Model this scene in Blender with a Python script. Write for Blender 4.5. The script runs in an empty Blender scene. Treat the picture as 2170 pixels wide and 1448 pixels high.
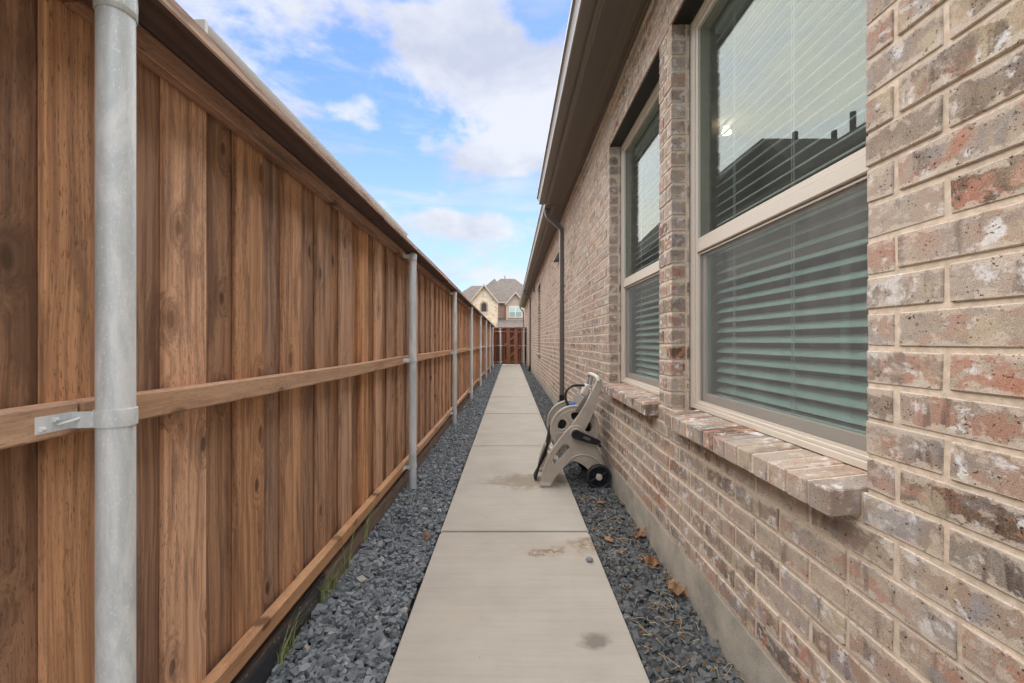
import bpy, bmesh, math, random
import numpy as np
from mathutils import Matrix, Vector
R = math.radians
random.seed(7)
rng = np.random.default_rng(11)
S = bpy.context.scene
C = S.collection

# ------------------------------------------------------------------ camera, sky, sun, exposure
CAM_H, FPX = 1.16, 904.0            # eye height in metres; focal length in photo pixels (2170 wide)
cd = bpy.data.cameras.new('camera'); cam = bpy.data.objects.new('camera', cd); C.objects.link(cam)
cam.location = (0, 0, CAM_H); cam.rotation_euler = (R(90), 0, 0)
cd.sensor_width = 36; cd.lens = 36 * FPX / 2170; cd.shift_x = 3 / 2170; cd.shift_y = 0
cd.clip_start = 0.05; cd.clip_end = 2000
S.camera = cam

SUN_EL, SUN_AZ = R(72), R(35)       # azimuth from +Y clockwise: high over the far end of the side yard, behind thin cloud
SKY_STRENGTH, SUN_STRENGTH, EXPOSURE = 0.05, 1.5, 2.85
S.view_settings.view_transform = 'Standard'
S.view_settings.look = 'None'
S.view_settings.exposure = EXPOSURE
S.view_settings.gamma = 1.0
S.view_settings.use_curve_mapping = False

# ------------------------------------------------------------------ node helpers
def nd(nt, t, **k):
    n = nt.nodes.new(t)
    for a, v in k.items(): setattr(n, a, v)
    return n
def put(nt, sock, v):
    if hasattr(v, 'node') or isinstance(v, bpy.types.NodeSocket): nt.links.new(v, sock)
    elif v is not None: sock.default_value = v
def M(nt, op, a, b=None, c=None, clamp=False):
    n = nd(nt, 'ShaderNodeMath', operation=op, use_clamp=clamp)
    put(nt, n.inputs[0], a); put(nt, n.inputs[1], b); put(nt, n.inputs[2], c)
    return n.outputs[0]
def V(nt, op, a, b=None, scale=None):
    n = nd(nt, 'ShaderNodeVectorMath', operation=op)
    put(nt, n.inputs[0], a); put(nt, n.inputs[1], b)
    if scale is not None: put(nt, n.inputs['Scale'], scale)
    return n.outputs['Value'] if op in ('DOT_PRODUCT', 'LENGTH', 'DISTANCE') else n.outputs[0]
def c4(c): return (c[0], c[1], c[2], 1.0)
def MIX(nt, f, a, b, blend='MIX'):
    n = nd(nt, 'ShaderNodeMix', data_type='RGBA', blend_type=blend)
    put(nt, n.inputs[0], f)
    put(nt, n.inputs[6], a if not isinstance(a, tuple) else c4(a)); put(nt, n.inputs[7], b if not isinstance(b, tuple) else c4(b))
    return n.outputs[2]
def RAMP(nt, f, stops, interp='LINEAR'):
    n = nd(nt, 'ShaderNodeValToRGB'); put(nt, n.inputs[0], f)
    cr = n.color_ramp; cr.interpolation = interp
    while len(cr.elements) < len(stops): cr.elements.new(0.5)
    for e, (p, c) in zip(cr.elements, stops):
        e.position = p; e.color = c4(c) if isinstance(c, tuple) else (c, c, c, 1)
    return n.outputs[0]
def SS(nt, v, a, b):                # smoothstep a..b -> 0..1
    n = nd(nt, 'ShaderNodeMapRange', interpolation_type='SMOOTHSTEP')
    put(nt, n.inputs[0], v); n.inputs[1].default_value = a; n.inputs[2].default_value = b
    return n.outputs[0]
def NOISE(nt, vec, scale=5.0, detail=4.0, rough=0.55, dist=0.0, dim='3D'):
    n = nd(nt, 'ShaderNodeTexNoise', noise_dimensions=dim)
    if vec is not None: nt.links.new(vec, n.inputs['Vector'])
    n.inputs['Scale'].default_value = scale; n.inputs['Detail'].default_value = detail
    n.inputs['Roughness'].default_value = rough; n.inputs['Distortion'].default_value = dist
    return n.outputs[0]
def SCALE(nt, vec, s, loc=(0, 0, 0)):
    n = nd(nt, 'ShaderNodeMapping'); nt.links.new(vec, n.inputs[0])
    n.inputs['Scale'].default_value = s; n.inputs['Location'].default_value = loc
    return n.outputs[0]
def srgb(r, g, b):
    f = lambda c: c / 12.92 if c <= 0.04045 else ((c + 0.055) / 1.055) ** 2.4
    return (f(r / 255), f(g / 255), f(b / 255))
def new_mat(name, color=(0.5, 0.5, 0.5), rough=0.7, metal=0.0, spec=0.5):
    m = bpy.data.materials.new(name); m.use_nodes = True
    b = m.node_tree.nodes['Principled BSDF']
    b.inputs['Base Color'].default_value = c4(color); b.inputs['Roughness'].default_value = rough
    b.inputs['Metallic'].default_value = metal; b.inputs['Specular IOR Level'].default_value = spec
    return m, m.node_tree, b
def bump(nt, b, h, strength=0.3, dist=0.01):
    n = nd(nt, 'ShaderNodeBump'); n.inputs['Strength'].default_value = strength; n.inputs['Distance'].default_value = dist
    nt.links.new(h, n.inputs['Height']); nt.links.new(n.outputs[0], b.inputs['Normal'])

# ------------------------------------------------------------------ sky
def build_sky():
    w = bpy.data.worlds.new('World'); S.world = w; w.use_nodes = True
    nt = w.node_tree; bg = nt.nodes['Background']; bg.inputs[1].default_value = SKY_STRENGTH
    sky = nd(nt, 'ShaderNodeTexSky', sky_type='NISHITA', sun_disc=False)
    sky.sun_elevation = SUN_EL; sky.sun_rotation = SUN_AZ; sky.air_density = 1.0; sky.dust_density = 0.3; sky.ozone_density = 3.0
    hs = nd(nt, 'ShaderNodeHueSaturation'); nt.links.new(sky.outputs[0], hs.inputs['Color'])
    hs.inputs['Saturation'].default_value = 1.16; hs.inputs['Value'].default_value = 0.82; hs.inputs['Hue'].default_value = 0.514
    tc = nd(nt, 'ShaderNodeTexCoord'); d = tc.outputs['Generated']
    sx = nd(nt, 'ShaderNodeSeparateXYZ'); nt.links.new(d, sx.inputs[0])
    up = sx.outputs[2]
    # billowing cloud field over the whole sky
    v = SCALE(nt, d, (1.0, 1.0, 1.9), (3.1, 0.4, 1.7))
    n1 = NOISE(nt, v, 5.2, 12, 0.58, 0.15)
    n2 = NOISE(nt, SCALE(nt, d, (1, 1, 3.2), (7, 2, 5)), 1.6, 5, 0.5)
    f = M(nt, 'ADD', M(nt, 'MULTIPLY', n1, 0.85), M(nt, 'MULTIPLY', n2, 0.2))
    f = M(nt, 'SUBTRACT', f, 0.075)
    # the larger clouds and clear patches of this afternoon, as directions (east, north, up)
    def blob(x, y, z, width, flat, amount):
        q = V(nt, 'SUBTRACT', d, tuple(Vector((x, y, z)).normalized()))
        q = V(nt, 'MULTIPLY', q, (1 / width, 1 / width, 1 / (width * flat)))
        g = M(nt, 'EXPONENT', M(nt, 'MULTIPLY', V(nt, 'DOT_PRODUCT', q, q), -1.0))
        return M(nt, 'MULTIPLY', g, amount)
    for bl in CLOUDS: f = M(nt, 'ADD', f, blob(*bl))
    ci = NOISE(nt, SCALE(nt, d, (1.3, 1.3, 7.5), (1, 6, 2)), 2.4, 9, 0.6, 0.35)
    cirrus = M(nt, 'MULTIPLY', SS(nt, ci, 0.45, 0.70), 0.55)
    mask = M(nt, 'MAXIMUM', SS(nt, f, 0.43, 0.60), cirrus)
    shade = NOISE(nt, SCALE(nt, d, (1.0, 1.0, 1.9), (3.1, 0.4, 1.63)), 4.6, 7, 0.55, 0.2)
    ccol = RAMP(nt, shade, [(0.34, (1.85, 1.95, 2.25)), (0.55, (2.5, 2.56, 2.68))])
    haze = SS(nt, up, 0.52, 0.02)
    base = MIX(nt, M(nt, 'MULTIPLY', haze, 0.75), hs.outputs[0], (1.65, 2.2, 2.7))
    col = MIX(nt, M(nt, 'MULTIPLY', mask, 0.92), base, ccol)
    nt.links.new(col, bg.inputs[0])
CLOUDS = [
    (-0.20, 1, 0.69, 0.075, 0.8, 0.14), (-0.09, 1, 0.70, 0.075, 0.8, 0.20), (0.00, 1, 0.65, 0.07, 0.8, 0.18), (0.115, 1, 0.60, 0.055, 0.8, 0.16),
    (-0.13, 1, 0.60, 0.06, 0.7, 0.10), (0.00, 1, 0.55, 0.075, 0.7, 0.15), (0.075, 1, 0.50, 0.08, 0.7, 0.15), (-0.08, 1, 0.50, 0.08, 0.6, 0.08),
    (-0.38, 1, 0.545, 0.06, 0.5, 0.18), (-0.16, 1, 0.435, 0.07, 0.4, 0.14), (0.0, 1, 0.42, 0.09, 0.45, 0.15),
    (-0.16, 1, 0.285, 0.065, 0.38, 0.24), (-0.05, 1, 0.265, 0.08, 0.3, 0.10), (-0.50, 1, 0.75, 0.06, 0.8, 0.07), (-0.66, 1, 0.74, 0.05, 0.8, 0.04),
    (-0.30, 1, 0.335, 0.12, 0.35, 0.05), (-0.10, 1, 0.17, 0.15, 0.35, 0.08),
    (0.08, 1, 0.76, 0.055, 0.8, -0.24), (-0.44, 1, 0.62, 0.075, 0.7, -0.16), (-0.34, 1, 0.43, 0.10, 0.6, -0.16), (-0.36, 1, 0.72, 0.07, 0.7, -0.14), (-0.25, 1, 0.53, 0.05, 0.7, -0.10),
    (-1.0, 0.50, 0.60, 0.50, 1.0, 0.26),
]
build_sky()
sd = bpy.data.lights.new('sun', 'SUN'); sun = bpy.data.objects.new('sun', sd); C.objects.link(sun)
sd.energy = SUN_STRENGTH; sd.angle = R(150); sd.color = (1.0, 0.968, 0.895)
sv = Vector((math.sin(SUN_AZ) * math.cos(SUN_EL), math.cos(SUN_AZ) * math.cos(SUN_EL), math.sin(SUN_EL)))
sun.rotation_euler = sv.to_track_quat('Z', 'Y').to_euler(); sun.location = (0, -5, 20)

# ------------------------------------------------------------------ mesh helpers
class MB:
    def __init__(s): s.v = []; s.f = []
    def box(s, x0, x1, y0, y1, z0, z1):
        n = len(s.v)
        s.v += [(x0, y0, z0), (x1, y0, z0), (x1, y1, z0), (x0, y1, z0), (x0, y0, z1), (x1, y0, z1), (x1, y1, z1), (x0, y1, z1)]
        s.f += [(n, n+3, n+2, n+1), (n+4, n+5, n+6, n+7), (n, n+1, n+5, n+4), (n+1, n+2, n+6, n+5), (n+2, n+3, n+7, n+6), (n+3, n, n+4, n+7)]
        return s
    def poly(s, pts):
        n = len(s.v); s.v += [tuple(p) for p in pts]; s.f.append(tuple(range(n, n + len(pts)))); return s
    def prism(s, pts, d):            # closed loop of 3-D points pushed along d
        n = len(s.v); k = len(pts); d = Vector(d)
        s.v += [tuple(p) for p in pts] + [tuple(Vector(p) + d) for p in pts]
        s.f += [tuple(range(n, n + k)), tuple(range(n + 2 * k - 1, n + k - 1, -1))]
        s.f += [(n + (i + 1) % k, n + i, n + k + i, n + k + (i + 1) % k) for i in range(k)]
        return s
    def tube(s, pts, r, seg=10, cap=True, closed=False):
        pts = [Vector(p) for p in pts]; n0 = len(s.v); m = len(pts)
        rr = r if isinstance(r, (list, tuple)) else [r] * m
        up = None
        for i, p in enumerate(pts):
            if closed: t = (pts[(i + 1) % m] - pts[i - 1]).normalized()
            else: t = (pts[min(i + 1, m - 1)] - pts[max(i - 1, 0)]).normalized()
            if up is None:
                up = Vector((0, 0, 1)) if abs(t.z) < 0.9 else Vector((1, 0, 0))
            a = t.cross(up).normalized(); b = a.cross(t).normalized(); up = b
            for k in range(seg):
                an = 2 * math.pi * k / seg
                s.v.append(tuple(p + (a * math.cos(an) + b * math.sin(an)) * rr[i]))
        for i in range(m if closed else m - 1):
            j = (i + 1) % m
            for k in range(seg):
                k2 = (k + 1) % seg
                s.f.append((n0 + i*seg + k, n0 + i*seg + k2, n0 + j*seg + k2, n0 + j*seg + k))
        if cap and not closed:
            s.f.append(tuple(n0 + k for k in range(seg - 1, -1, -1))); s.f.append(tuple(n0 + (m-1)*seg + k for k in range(seg)))
        return s
    def lathe(s, prof, center, axis='Z', seg=28):    # prof: (radius, along) pairs, open chain
        n0 = len(s.v); m = len(prof); cx, cy, cz = center
        for (r, a) in prof:
            for k in range(seg):
                an = 2 * math.pi * k / seg; u, w = r * math.cos(an), r * math.sin(an)
                s.v.append((cx + u, cy + w, cz + a) if axis == 'Z' else (cx + u, cy + a, cz + w))
        for i in range(m - 1):
            for k in range(seg):
                k2 = (k + 1) % seg
                q = (n0 + i*seg + k, n0 + i*seg + k2, n0 + (i+1)*seg + k2, n0 + (i+1)*seg + k)
                s.f.append(q if axis == 'Z' else q[::-1])
        return s
def mesh_from(name, v, f, bevel=0.0, smooth=None, seg=1):
    me = bpy.data.meshes.new(name); me.from_pydata(v, [], f)
    bm = bmesh.new(); bm.from_mesh(me)
    bmesh.ops.recalc_face_normals(bm, faces=bm.faces)
    if bevel:
        bmesh.ops.bevel(bm, geom=[e for e in bm.edges if len(e.link_faces) == 2 and e.calc_face_angle(0) > 0.5], offset=bevel, segments=seg, affect='EDGES', clamp_overlap=True)
    bm.to_mesh(me); bm.free()
    if smooth:
        me.polygons.foreach_set('use_smooth', [True] * len(me.polygons)); me.set_sharp_from_angle(angle=R(smooth))
    me.update(); return me
WL = {}                              # world position of each object's origin (nothing in a tree is rotated unless it is a leaf)
def wl(o): return WL[o.name] if o is not None else Vector((0, 0, 0))
def link(o, parent, at):
    C.objects.link(o); o.parent = parent
    o.location = Vector(at) - wl(parent); WL[o.name] = Vector(at); return o
def obj(name, mb, mat, parent=None, bevel=0.0, smooth=None, origin=None, seg=1):
    a = np.array(mb.v); o0 = (a.min(0) + a.max(0)) / 2 if origin is None else np.array(origin)
    me = mesh_from(name, [tuple(p) for p in (a - o0)], mb.f, bevel, smooth, seg); me.materials.append(mat)
    return link(bpy.data.objects.new(name, me), parent, tuple(o0))
def inst(name, me, at, parent, rot=None):
    o = link(bpy.data.objects.new(name, me), parent, at)
    if rot: o.rotation_euler = rot
    return o
def tag(o, label=None, cat=None, group=None, kind=None):
    if label: o['label'] = label
    if cat: o['category'] = cat
    if group: o['group'] = group
    if kind: o['kind'] = kind
    return o
def thing(name, label, cat, at, group=None):
    o = bpy.data.objects.new(name, None); o.empty_display_size = 0.1
    link(o, None, at); return tag(o, label, cat, group)
def struct(name, mb, mat, **k): return tag(obj(name, mb, mat, **k), kind='structure')
def plate(outer, holes, half, bevel):   # flat outline with holes -> rounded slab mesh; outline in (x, z), thickness along y
    cu = bpy.data.curves.new('outline', 'CURVE'); cu.dimensions = '2D'; cu.fill_mode = 'BOTH'
    cu.extrude = half - bevel; cu.bevel_depth = bevel; cu.bevel_resolution = 1; cu.offset = -bevel
    for lp in [outer] + holes:
        sp = cu.splines.new('POLY'); sp.points.add(len(lp) - 1); sp.use_cyclic_u = True
        for p, (x, z) in zip(sp.points, lp): p.co = (x, z, 0, 1)
    o = bpy.data.objects.new('outline', cu); C.objects.link(o)
    me = bpy.data.meshes.new_from_object(o.evaluated_get(bpy.context.evaluated_depsgraph_get()))
    bpy.data.objects.remove(o); bpy.data.curves.remove(cu)
    me.transform(Matrix.Rotation(R(90), 4, 'X'))
    me.polygons.foreach_set('use_smooth', [True] * len(me.polygons)); me.set_sharp_from_angle(angle=R(40)); return me
def at(x, y, Y): return ((x - 1082) * Y / FPX, CAM_H - (y - 724) * Y / FPX)   # (X, Z) on the upright plane at depth Y
def on_ground(x, y, z=0.0):
    Y = FPX * (CAM_H - z) / (y - 724); return ((x - 1082) * Y / FPX, Y, z)
def circle(cx, cz, r, n=24, a0=0): return [(cx + r * math.cos(a0 + 2*math.pi*i/n), cz + r * math.sin(a0 + 2*math.pi*i/n)) for i in range(n)]
def smooth_loop(p, it=2):            # corner cutting
    for _ in range(it):
        q = []
        for i in range(len(p)):
            a, b = p[i], p[(i + 1) % len(p)]
            q += [(0.75*a[0] + 0.25*b[0], 0.75*a[1] + 0.25*b[1]), (0.25*a[0] + 0.75*b[0], 0.25*a[1] + 0.75*b[1])]
        p = q
    return p
def spline(pts, n=6):                # Catmull-Rom through 3-D points
    P = [Vector(p) for p in pts]; P = [2*P[0] - P[1]] + P + [2*P[-1] - P[-2]]; out = []
    for i in range(1, len(P) - 2):
        for k in range(n):
            t = k / n
            out.append(0.5 * ((2*P[i]) + (-P[i-1] + P[i+1])*t + (2*P[i-1] - 5*P[i] + 4*P[i+1] - P[i+2])*t*t + (-P[i-1] + 3*P[i] - 3*P[i+1] + P[i+2])*t**3))
    out.append(P[-2]); return [tuple(p) for p in out]

# ------------------------------------------------------------------ materials
def rnd_pair(nt):
    oi = nd(nt, 'ShaderNodeObjectInfo'); ge = nd(nt, 'ShaderNodeNewGeometry')
    return M(nt, 'FRACT', M(nt, 'ADD', oi.outputs['Random'], ge.outputs['Random Per Island'])), ge
def wood(name, axis, light, dark, streak, knot=1.0, vary=0.25, rough=0.78):
    m, nt, b = new_mat(name, light, rough, spec=0.25)
    tc = nd(nt, 'ShaderNodeTexCoord'); oi = nd(nt, 'ShaderNodeObjectInfo'); r = oi.outputs['Random']
    off = nd(nt, 'ShaderNodeCombineXYZ')
    for i, k in enumerate((13.7, 71.3, 37.9)): put(nt, off.inputs[i], M(nt, 'MULTIPLY', r, k))
    o = tc.outputs['Object']
    if axis == 'Y':                  # turn the board so that its length is Z
        s = nd(nt, 'ShaderNodeSeparateXYZ'); nt.links.new(o, s.inputs[0]); k = nd(nt, 'ShaderNodeCombineXYZ')
        nt.links.new(s.outputs[0], k.inputs[0]); nt.links.new(s.outputs[2], k.inputs[1]); nt.links.new(s.outputs[1], k.inputs[2]); o = k.outputs[0]
    if axis == 'X':
        s = nd(nt, 'ShaderNodeSeparateXYZ'); nt.links.new(o, s.inputs[0]); k = nd(nt, 'ShaderNodeCombineXYZ')
        nt.links.new(s.outputs[1], k.inputs[0]); nt.links.new(s.outputs[2], k.inputs[1]); nt.links.new(s.outputs[0], k.inputs[2]); o = k.outputs[0]
    p = V(nt, 'ADD', o, off.outputs[0])
    # knots: sparse cells along the board
    kv = nd(nt, 'ShaderNodeTexVoronoi', feature='F1', voronoi_dimensions='2D')
    ks = nd(nt, 'ShaderNodeSeparateXYZ'); nt.links.new(p, ks.inputs[0]); kc = nd(nt, 'ShaderNodeCombineXYZ')
    put(nt, kc.inputs[0], M(nt, 'MULTIPLY', ks.outputs[1], 8.5)); put(nt, kc.inputs[1], M(nt, 'MULTIPLY', ks.outputs[2], 4.2)); nt.links.new(kc.outputs[0], kv.inputs['Vector']); kv.inputs['Scale'].default_value = 1.0
    kv.inputs['Randomness'].default_value = 0.9
    sc = nd(nt, 'ShaderNodeSeparateColor'); nt.links.new(kv.outputs['Color'], sc.inputs[0])
    use = M(nt, 'GREATER_THAN', sc.outputs[0], 1 - 0.30 * knot)
    kd = M(nt, 'ADD', kv.outputs['Distance'], M(nt, 'MULTIPLY', NOISE(nt, SCALE(nt, p, (1, 1, 0.5)), 22, 3), 0.20))
    near = M(nt, 'MULTIPLY', use, SS(nt, kd, 0.52, 0.14))
    core = M(nt, 'MULTIPLY', use, SS(nt, kd, 0.235, 0.165))
    # grain, bending round the knots
    warp = M(nt, 'MULTIPLY', near, 0.35)
    wv = nd(nt, 'ShaderNodeCombineXYZ'); put(nt, wv.inputs[0], warp); put(nt, wv.inputs[1], warp)
    pw = V(nt, 'ADD', p, V(nt, 'SCALE', wv.outputs[0], None, 0.12))
    slow = NOISE(nt, SCALE(nt, p, (7, 7, 0.9)), 1.0, 3, 0.5)
    pw = V(nt, 'ADD', pw, V(nt, 'SCALE', nd_rgb(nt, SCALE(nt, p, (1.2, 1.2, 0.5))), None, 0.05))
    fine = NOISE(nt, SCALE(nt, pw, (170, 170, 2.2)), 1.0, 5, 0.65)
    rings = NOISE(nt, SCALE(nt, pw, (52, 52, 0.55)), 1.0, 2, 0.5)
    blot = NOISE(nt, SCALE(nt, p, (15, 15, 2.2)), 1.0, 6, 0.66, 0.5)
    dash = NOISE(nt, SCALE(nt, pw, (330, 330, 34)), 1.0, 3, 0.7)
    g = M(nt, 'ADD', M(nt, 'MULTIPLY', fine, 0.45), M(nt, 'MULTIPLY', rings, 0.55))
    col = MIX(nt, SS(nt, g, 0.38, 0.60), dark, light)
    col = MIX(nt, M(nt, 'MULTIPLY', SS(nt, blot, 0.49, 0.64), 0.62), col, streak)
    dm = M(nt, 'MULTIPLY', M(nt, 'MULTIPLY', SS(nt, dash, 0.56, 0.64), SS(nt, slow, 0.40, 0.60)), 0.75 * knot)
    col = MIX(nt, dm, col, tuple(0.35 * c for c in dark))
    col = MIX(nt, M(nt, 'MULTIPLY', near, 0.32), col, streak)
    col = MIX(nt, M(nt, 'MULTIPLY', core, M(nt, 'ADD', 0.5, M(nt, 'MULTIPLY', sc.outputs[1], 0.45))), col, tuple(0.28 * c for c in dark))
    hs = nd(nt, 'ShaderNodeHueSaturation'); nt.links.new(col, hs.inputs['Color'])
    put(nt, hs.inputs['Value'], M(nt, 'ADD', 1 - vary / 2, M(nt, 'MULTIPLY', r, vary)))
    put(nt, hs.inputs['Saturation'], M(nt, 'ADD', 0.82, M(nt, 'MULTIPLY', M(nt, 'FRACT', M(nt, 'MULTIPLY', r, 7.31)), 0.2)))
    nt.links.new(hs.outputs[0], b.inputs['Base Color'])
    h = M(nt, 'SUBTRACT', M(nt, 'ADD', g, M(nt, 'MULTIPLY', fine, 0.6)), M(nt, 'ADD', M(nt, 'MULTIPLY', dm, 0.5), core))
    bump(nt, b, h, 0.35, 0.004)
    return m
def nd_rgb(nt, vec):
    n = nd(nt, 'ShaderNodeTexNoise'); nt.links.new(vec, n.inputs['Vector']); n.inputs['Scale'].default_value = 3.0; n.inputs['Detail'].default_value = 2
    return n.outputs['Color']
WL_, WD_, WS_ = (0.645, 0.340, 0.165), (0.37, 0.181, 0.087), (0.185, 0.098, 0.055)
m_board = wood('stained_cedar_board', 'Z', WL_, WD_, WS_, 1.0, 0.46)
m_backboard = wood('gap_shaded_cedar_board', 'Z', (0.46, 0.240, 0.120), (0.26, 0.128, 0.064), (0.14, 0.075, 0.043), 0.8, 0.3)  # back boards, with the shade of the gaps put into their colour
m_rail = wood('stained_pine_rail', 'Y', (0.60, 0.345, 0.185), (0.49, 0.265, 0.138), (0.36, 0.19, 0.10), 0.7, 0.16)
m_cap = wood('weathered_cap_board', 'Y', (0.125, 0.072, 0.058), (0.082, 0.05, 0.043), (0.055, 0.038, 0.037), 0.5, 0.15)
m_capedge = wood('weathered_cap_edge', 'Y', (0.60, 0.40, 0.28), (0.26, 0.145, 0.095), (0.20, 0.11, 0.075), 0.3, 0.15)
m_toprail = wood('dark_stained_rail', 'Y', (0.42, 0.205, 0.105), (0.28, 0.13, 0.068), (0.09, 0.055, 0.04), 0.9, 0.15)
m_kick = wood('brown_kickboard', 'Y', (0.27, 0.18, 0.125), (0.175, 0.12, 0.087), (0.12, 0.085, 0.066), 0.3, 0.15)
m_gate = wood('red_brown_gate_board', 'Z', (0.165, 0.058, 0.026), (0.10, 0.034, 0.016), (0.07, 0.026, 0.013), 0.6, 0.5)
m_stile = wood('red_brown_gate_stile', 'Z', (0.31, 0.115, 0.05), (0.23, 0.08, 0.035), (0.16, 0.058, 0.027), 0.6, 0.2)
m_gaterail = wood('red_brown_gate_rail', 'X', (0.36, 0.15, 0.07), (0.27, 0.105, 0.048), (0.19, 0.075, 0.036), 0.4, 0.2)

def black_kick():
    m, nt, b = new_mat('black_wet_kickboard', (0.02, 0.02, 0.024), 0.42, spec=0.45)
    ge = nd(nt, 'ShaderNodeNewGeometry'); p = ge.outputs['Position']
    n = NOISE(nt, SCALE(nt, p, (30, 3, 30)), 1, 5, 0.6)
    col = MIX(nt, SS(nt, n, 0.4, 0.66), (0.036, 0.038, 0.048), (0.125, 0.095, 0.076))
    sp = nd(nt, 'ShaderNodeTexVoronoi'); nt.links.new(SCALE(nt, p, (60, 34, 60)), sp.inputs['Vector']); sp.inputs['Scale'].default_value = 1
    s2 = nd(nt, 'ShaderNodeSeparateColor'); nt.links.new(sp.outputs['Color'], s2.inputs[0])
    spot = M(nt, 'MULTIPLY', M(nt, 'GREATER_THAN', s2.outputs[0], 0.84), SS(nt, sp.outputs['Distance'], 0.26, 0.17))
    col = MIX(nt, M(nt, 'MULTIPLY', spot, 0.8), col, (0.42, 0.33, 0.25))
    nt.links.new(col, b.inputs['Base Color']); bump(nt, b, n, 0.4, 0.004); return m
m_blackkick = black_kick()

def brick_mat(name='whitewashed_brick', smeared=0.75):
    m, nt, b = new_mat(name, rough=0.88, spec=0.25)
    r, ge = rnd_pair(nt); pos = ge.outputs['Position']
    off = nd(nt, 'ShaderNodeCombineXYZ')
    for i, k in enumerate((91.0, 57.0, 33.0)): put(nt, off.inputs[i], M(nt, 'MULTIPLY', r, k))
    p = V(nt, 'ADD', pos, off.outputs[0])
    r2 = M(nt, 'FRACT', M(nt, 'MULTIPLY', r, 13.37))
    base = RAMP(nt, r, [(0.0, (0.44, 0.340, 0.255)), (0.14, (0.200, 0.148, 0.112)), (0.22, (0.42, 0.312, 0.228)), (0.36, (0.31, 0.255, 0.210)),
                        (0.48, (0.50, 0.392, 0.285)), (0.59, (0.37, 0.205, 0.133)), (0.66, (0.45, 0.340, 0.250)), (0.80, (0.170, 0.126, 0.100)), (0.89, (0.44, 0.300, 0.208)), (1.0, (0.40, 0.312, 0.232))])
    big = NOISE(nt, SCALE(nt, p, (11, 11, 15)), 1, 6, 0.66, 0.8)
    mid = NOISE(nt, SCALE(nt, p, (22, 22, 30)), 1, 5, 0.62, 0.3)
    strip = NOISE(nt, SCALE(nt, p, (3, 26, 4)), 1, 3, 0.55)
    col = MIX(nt, M(nt, 'MULTIPLY', SS(nt, big, 0.48, 0.57), M(nt, 'MULTIPLY', M(nt, 'POWER', r2, 0.75), 1.0)), base, (0.45, 0.170, 0.090))
    och = NOISE(nt, SCALE(nt, p, (7, 10, 9), (9, 3, 1)), 1, 3, 0.5, 0.4); r3 = M(nt, 'FRACT', M(nt, 'MULTIPLY', r, 29.71))
    col = MIX(nt, M(nt, 'MULTIPLY', SS(nt, och, 0.52, 0.62), M(nt, 'MULTIPLY', r3, 0.85)), col, (0.50, 0.39, 0.235))
    col = MIX(nt, M(nt, 'MULTIPLY', SS(nt, och, 0.46, 0.36), M(nt, 'MULTIPLY', r3, 0.8)), col, (0.36, 0.345, 0.345))
    col = MIX(nt, M(nt, 'MULTIPLY', SS(nt, strip, 0.55, 0.66), 0.62), col, (0.150, 0.122, 0.112))
    col = MIX(nt, M(nt, 'MULTIPLY', SS(nt, big, 0.46, 0.36), 0.6), col, (0.30, 0.275, 0.262))
    col = MIX(nt, M(nt, 'MULTIPLY', SS(nt, mid, 0.56, 0.66), 0.55), col, (0.62, 0.50, 0.385))
    lime = NOISE(nt, SCALE(nt, p, (17, 17, 19), (5, 5, 5)), 1, 6, 0.66, 0.25)
    col = MIX(nt, M(nt, 'MULTIPLY', SS(nt, lime, 0.545, 0.65), 0.88), col, (0.72, 0.68, 0.64))
    wash = NOISE(nt, SCALE(nt, pos, (1.2, 1.2, 1.2)), 1, 4, 0.6)
    col = MIX(nt, M(nt, 'MULTIPLY', SS(nt, wash, 0.40, 0.62), 0.36), col, (0.54, 0.445, 0.35))
    sz_ = nd(nt, 'ShaderNodeSeparateXYZ'); nt.links.new(pos, sz_.inputs[0])
    fz = M(nt, 'FRACT', M(nt, 'MULTIPLY', M(nt, 'SUBTRACT', sz_.outputs[2], 0.1835), 1 / 0.0801))
    ez = M(nt, 'MULTIPLY', M(nt, 'MINIMUM', fz, M(nt, 'SUBTRACT', 1.0, fz)), 0.0801)      # distance to the nearest bed joint
    smn = NOISE(nt, SCALE(nt, pos, (30, 22, 30)), 1, 5, 0.65)
    smear = SS(nt, M(nt, 'SUBTRACT', ez, M(nt, 'MULTIPLY', M(nt, 'SUBTRACT', smn, 0.42), 0.085)), 0.0110, 0.0040)
    col = MIX(nt, M(nt, 'MULTIPLY', smear, smeared), col, (0.58, 0.465, 0.348))
    pit = NOISE(nt, SCALE(nt, p, (190, 150, 190)), 1, 2, 0.5)
    pits = SS(nt, pit, 0.62, 0.69)
    col = MIX(nt, M(nt, 'MULTIPLY', pits, M(nt, 'MULTIPLY', SS(nt, mid, 0.56, 0.40), 0.75)), col, (0.075, 0.058, 0.05))
    grit = NOISE(nt, SCALE(nt, p, (420, 420, 420)), 1, 2, 0.6)
    col = MIX(nt, 0.35, col, RAMP(nt, grit, [(0.3, (0.12, 0.12, 0.12)), (0.7, (0.88, 0.88, 0.88))]), 'SOFT_LIGHT')
    bc = nd(nt, 'ShaderNodeBrightContrast'); nt.links.new(col, bc.inputs[0]); bc.inputs['Bright'].default_value = -0.028; bc.inputs['Contrast'].default_value = 0.20
    ds = nd(nt, 'ShaderNodeHueSaturation'); nt.links.new(bc.outputs[0], ds.inputs['Color']); ds.inputs['Saturation'].default_value = 0.70
    col = MIX(nt, 1.0, ds.outputs[0], (0.97, 0.965, 0.96), 'MULTIPLY')
    nt.links.new(col, b.inputs['Base Color'])
    h = M(nt, 'SUBTRACT', M(nt, 'ADD', M(nt, 'MULTIPLY', mid, 0.8), M(nt, 'MULTIPLY', grit, 0.35)), M(nt, 'MULTIPLY', pits, 0.7))
    bump(nt, b, h, 0.55, 0.005); return m
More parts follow.
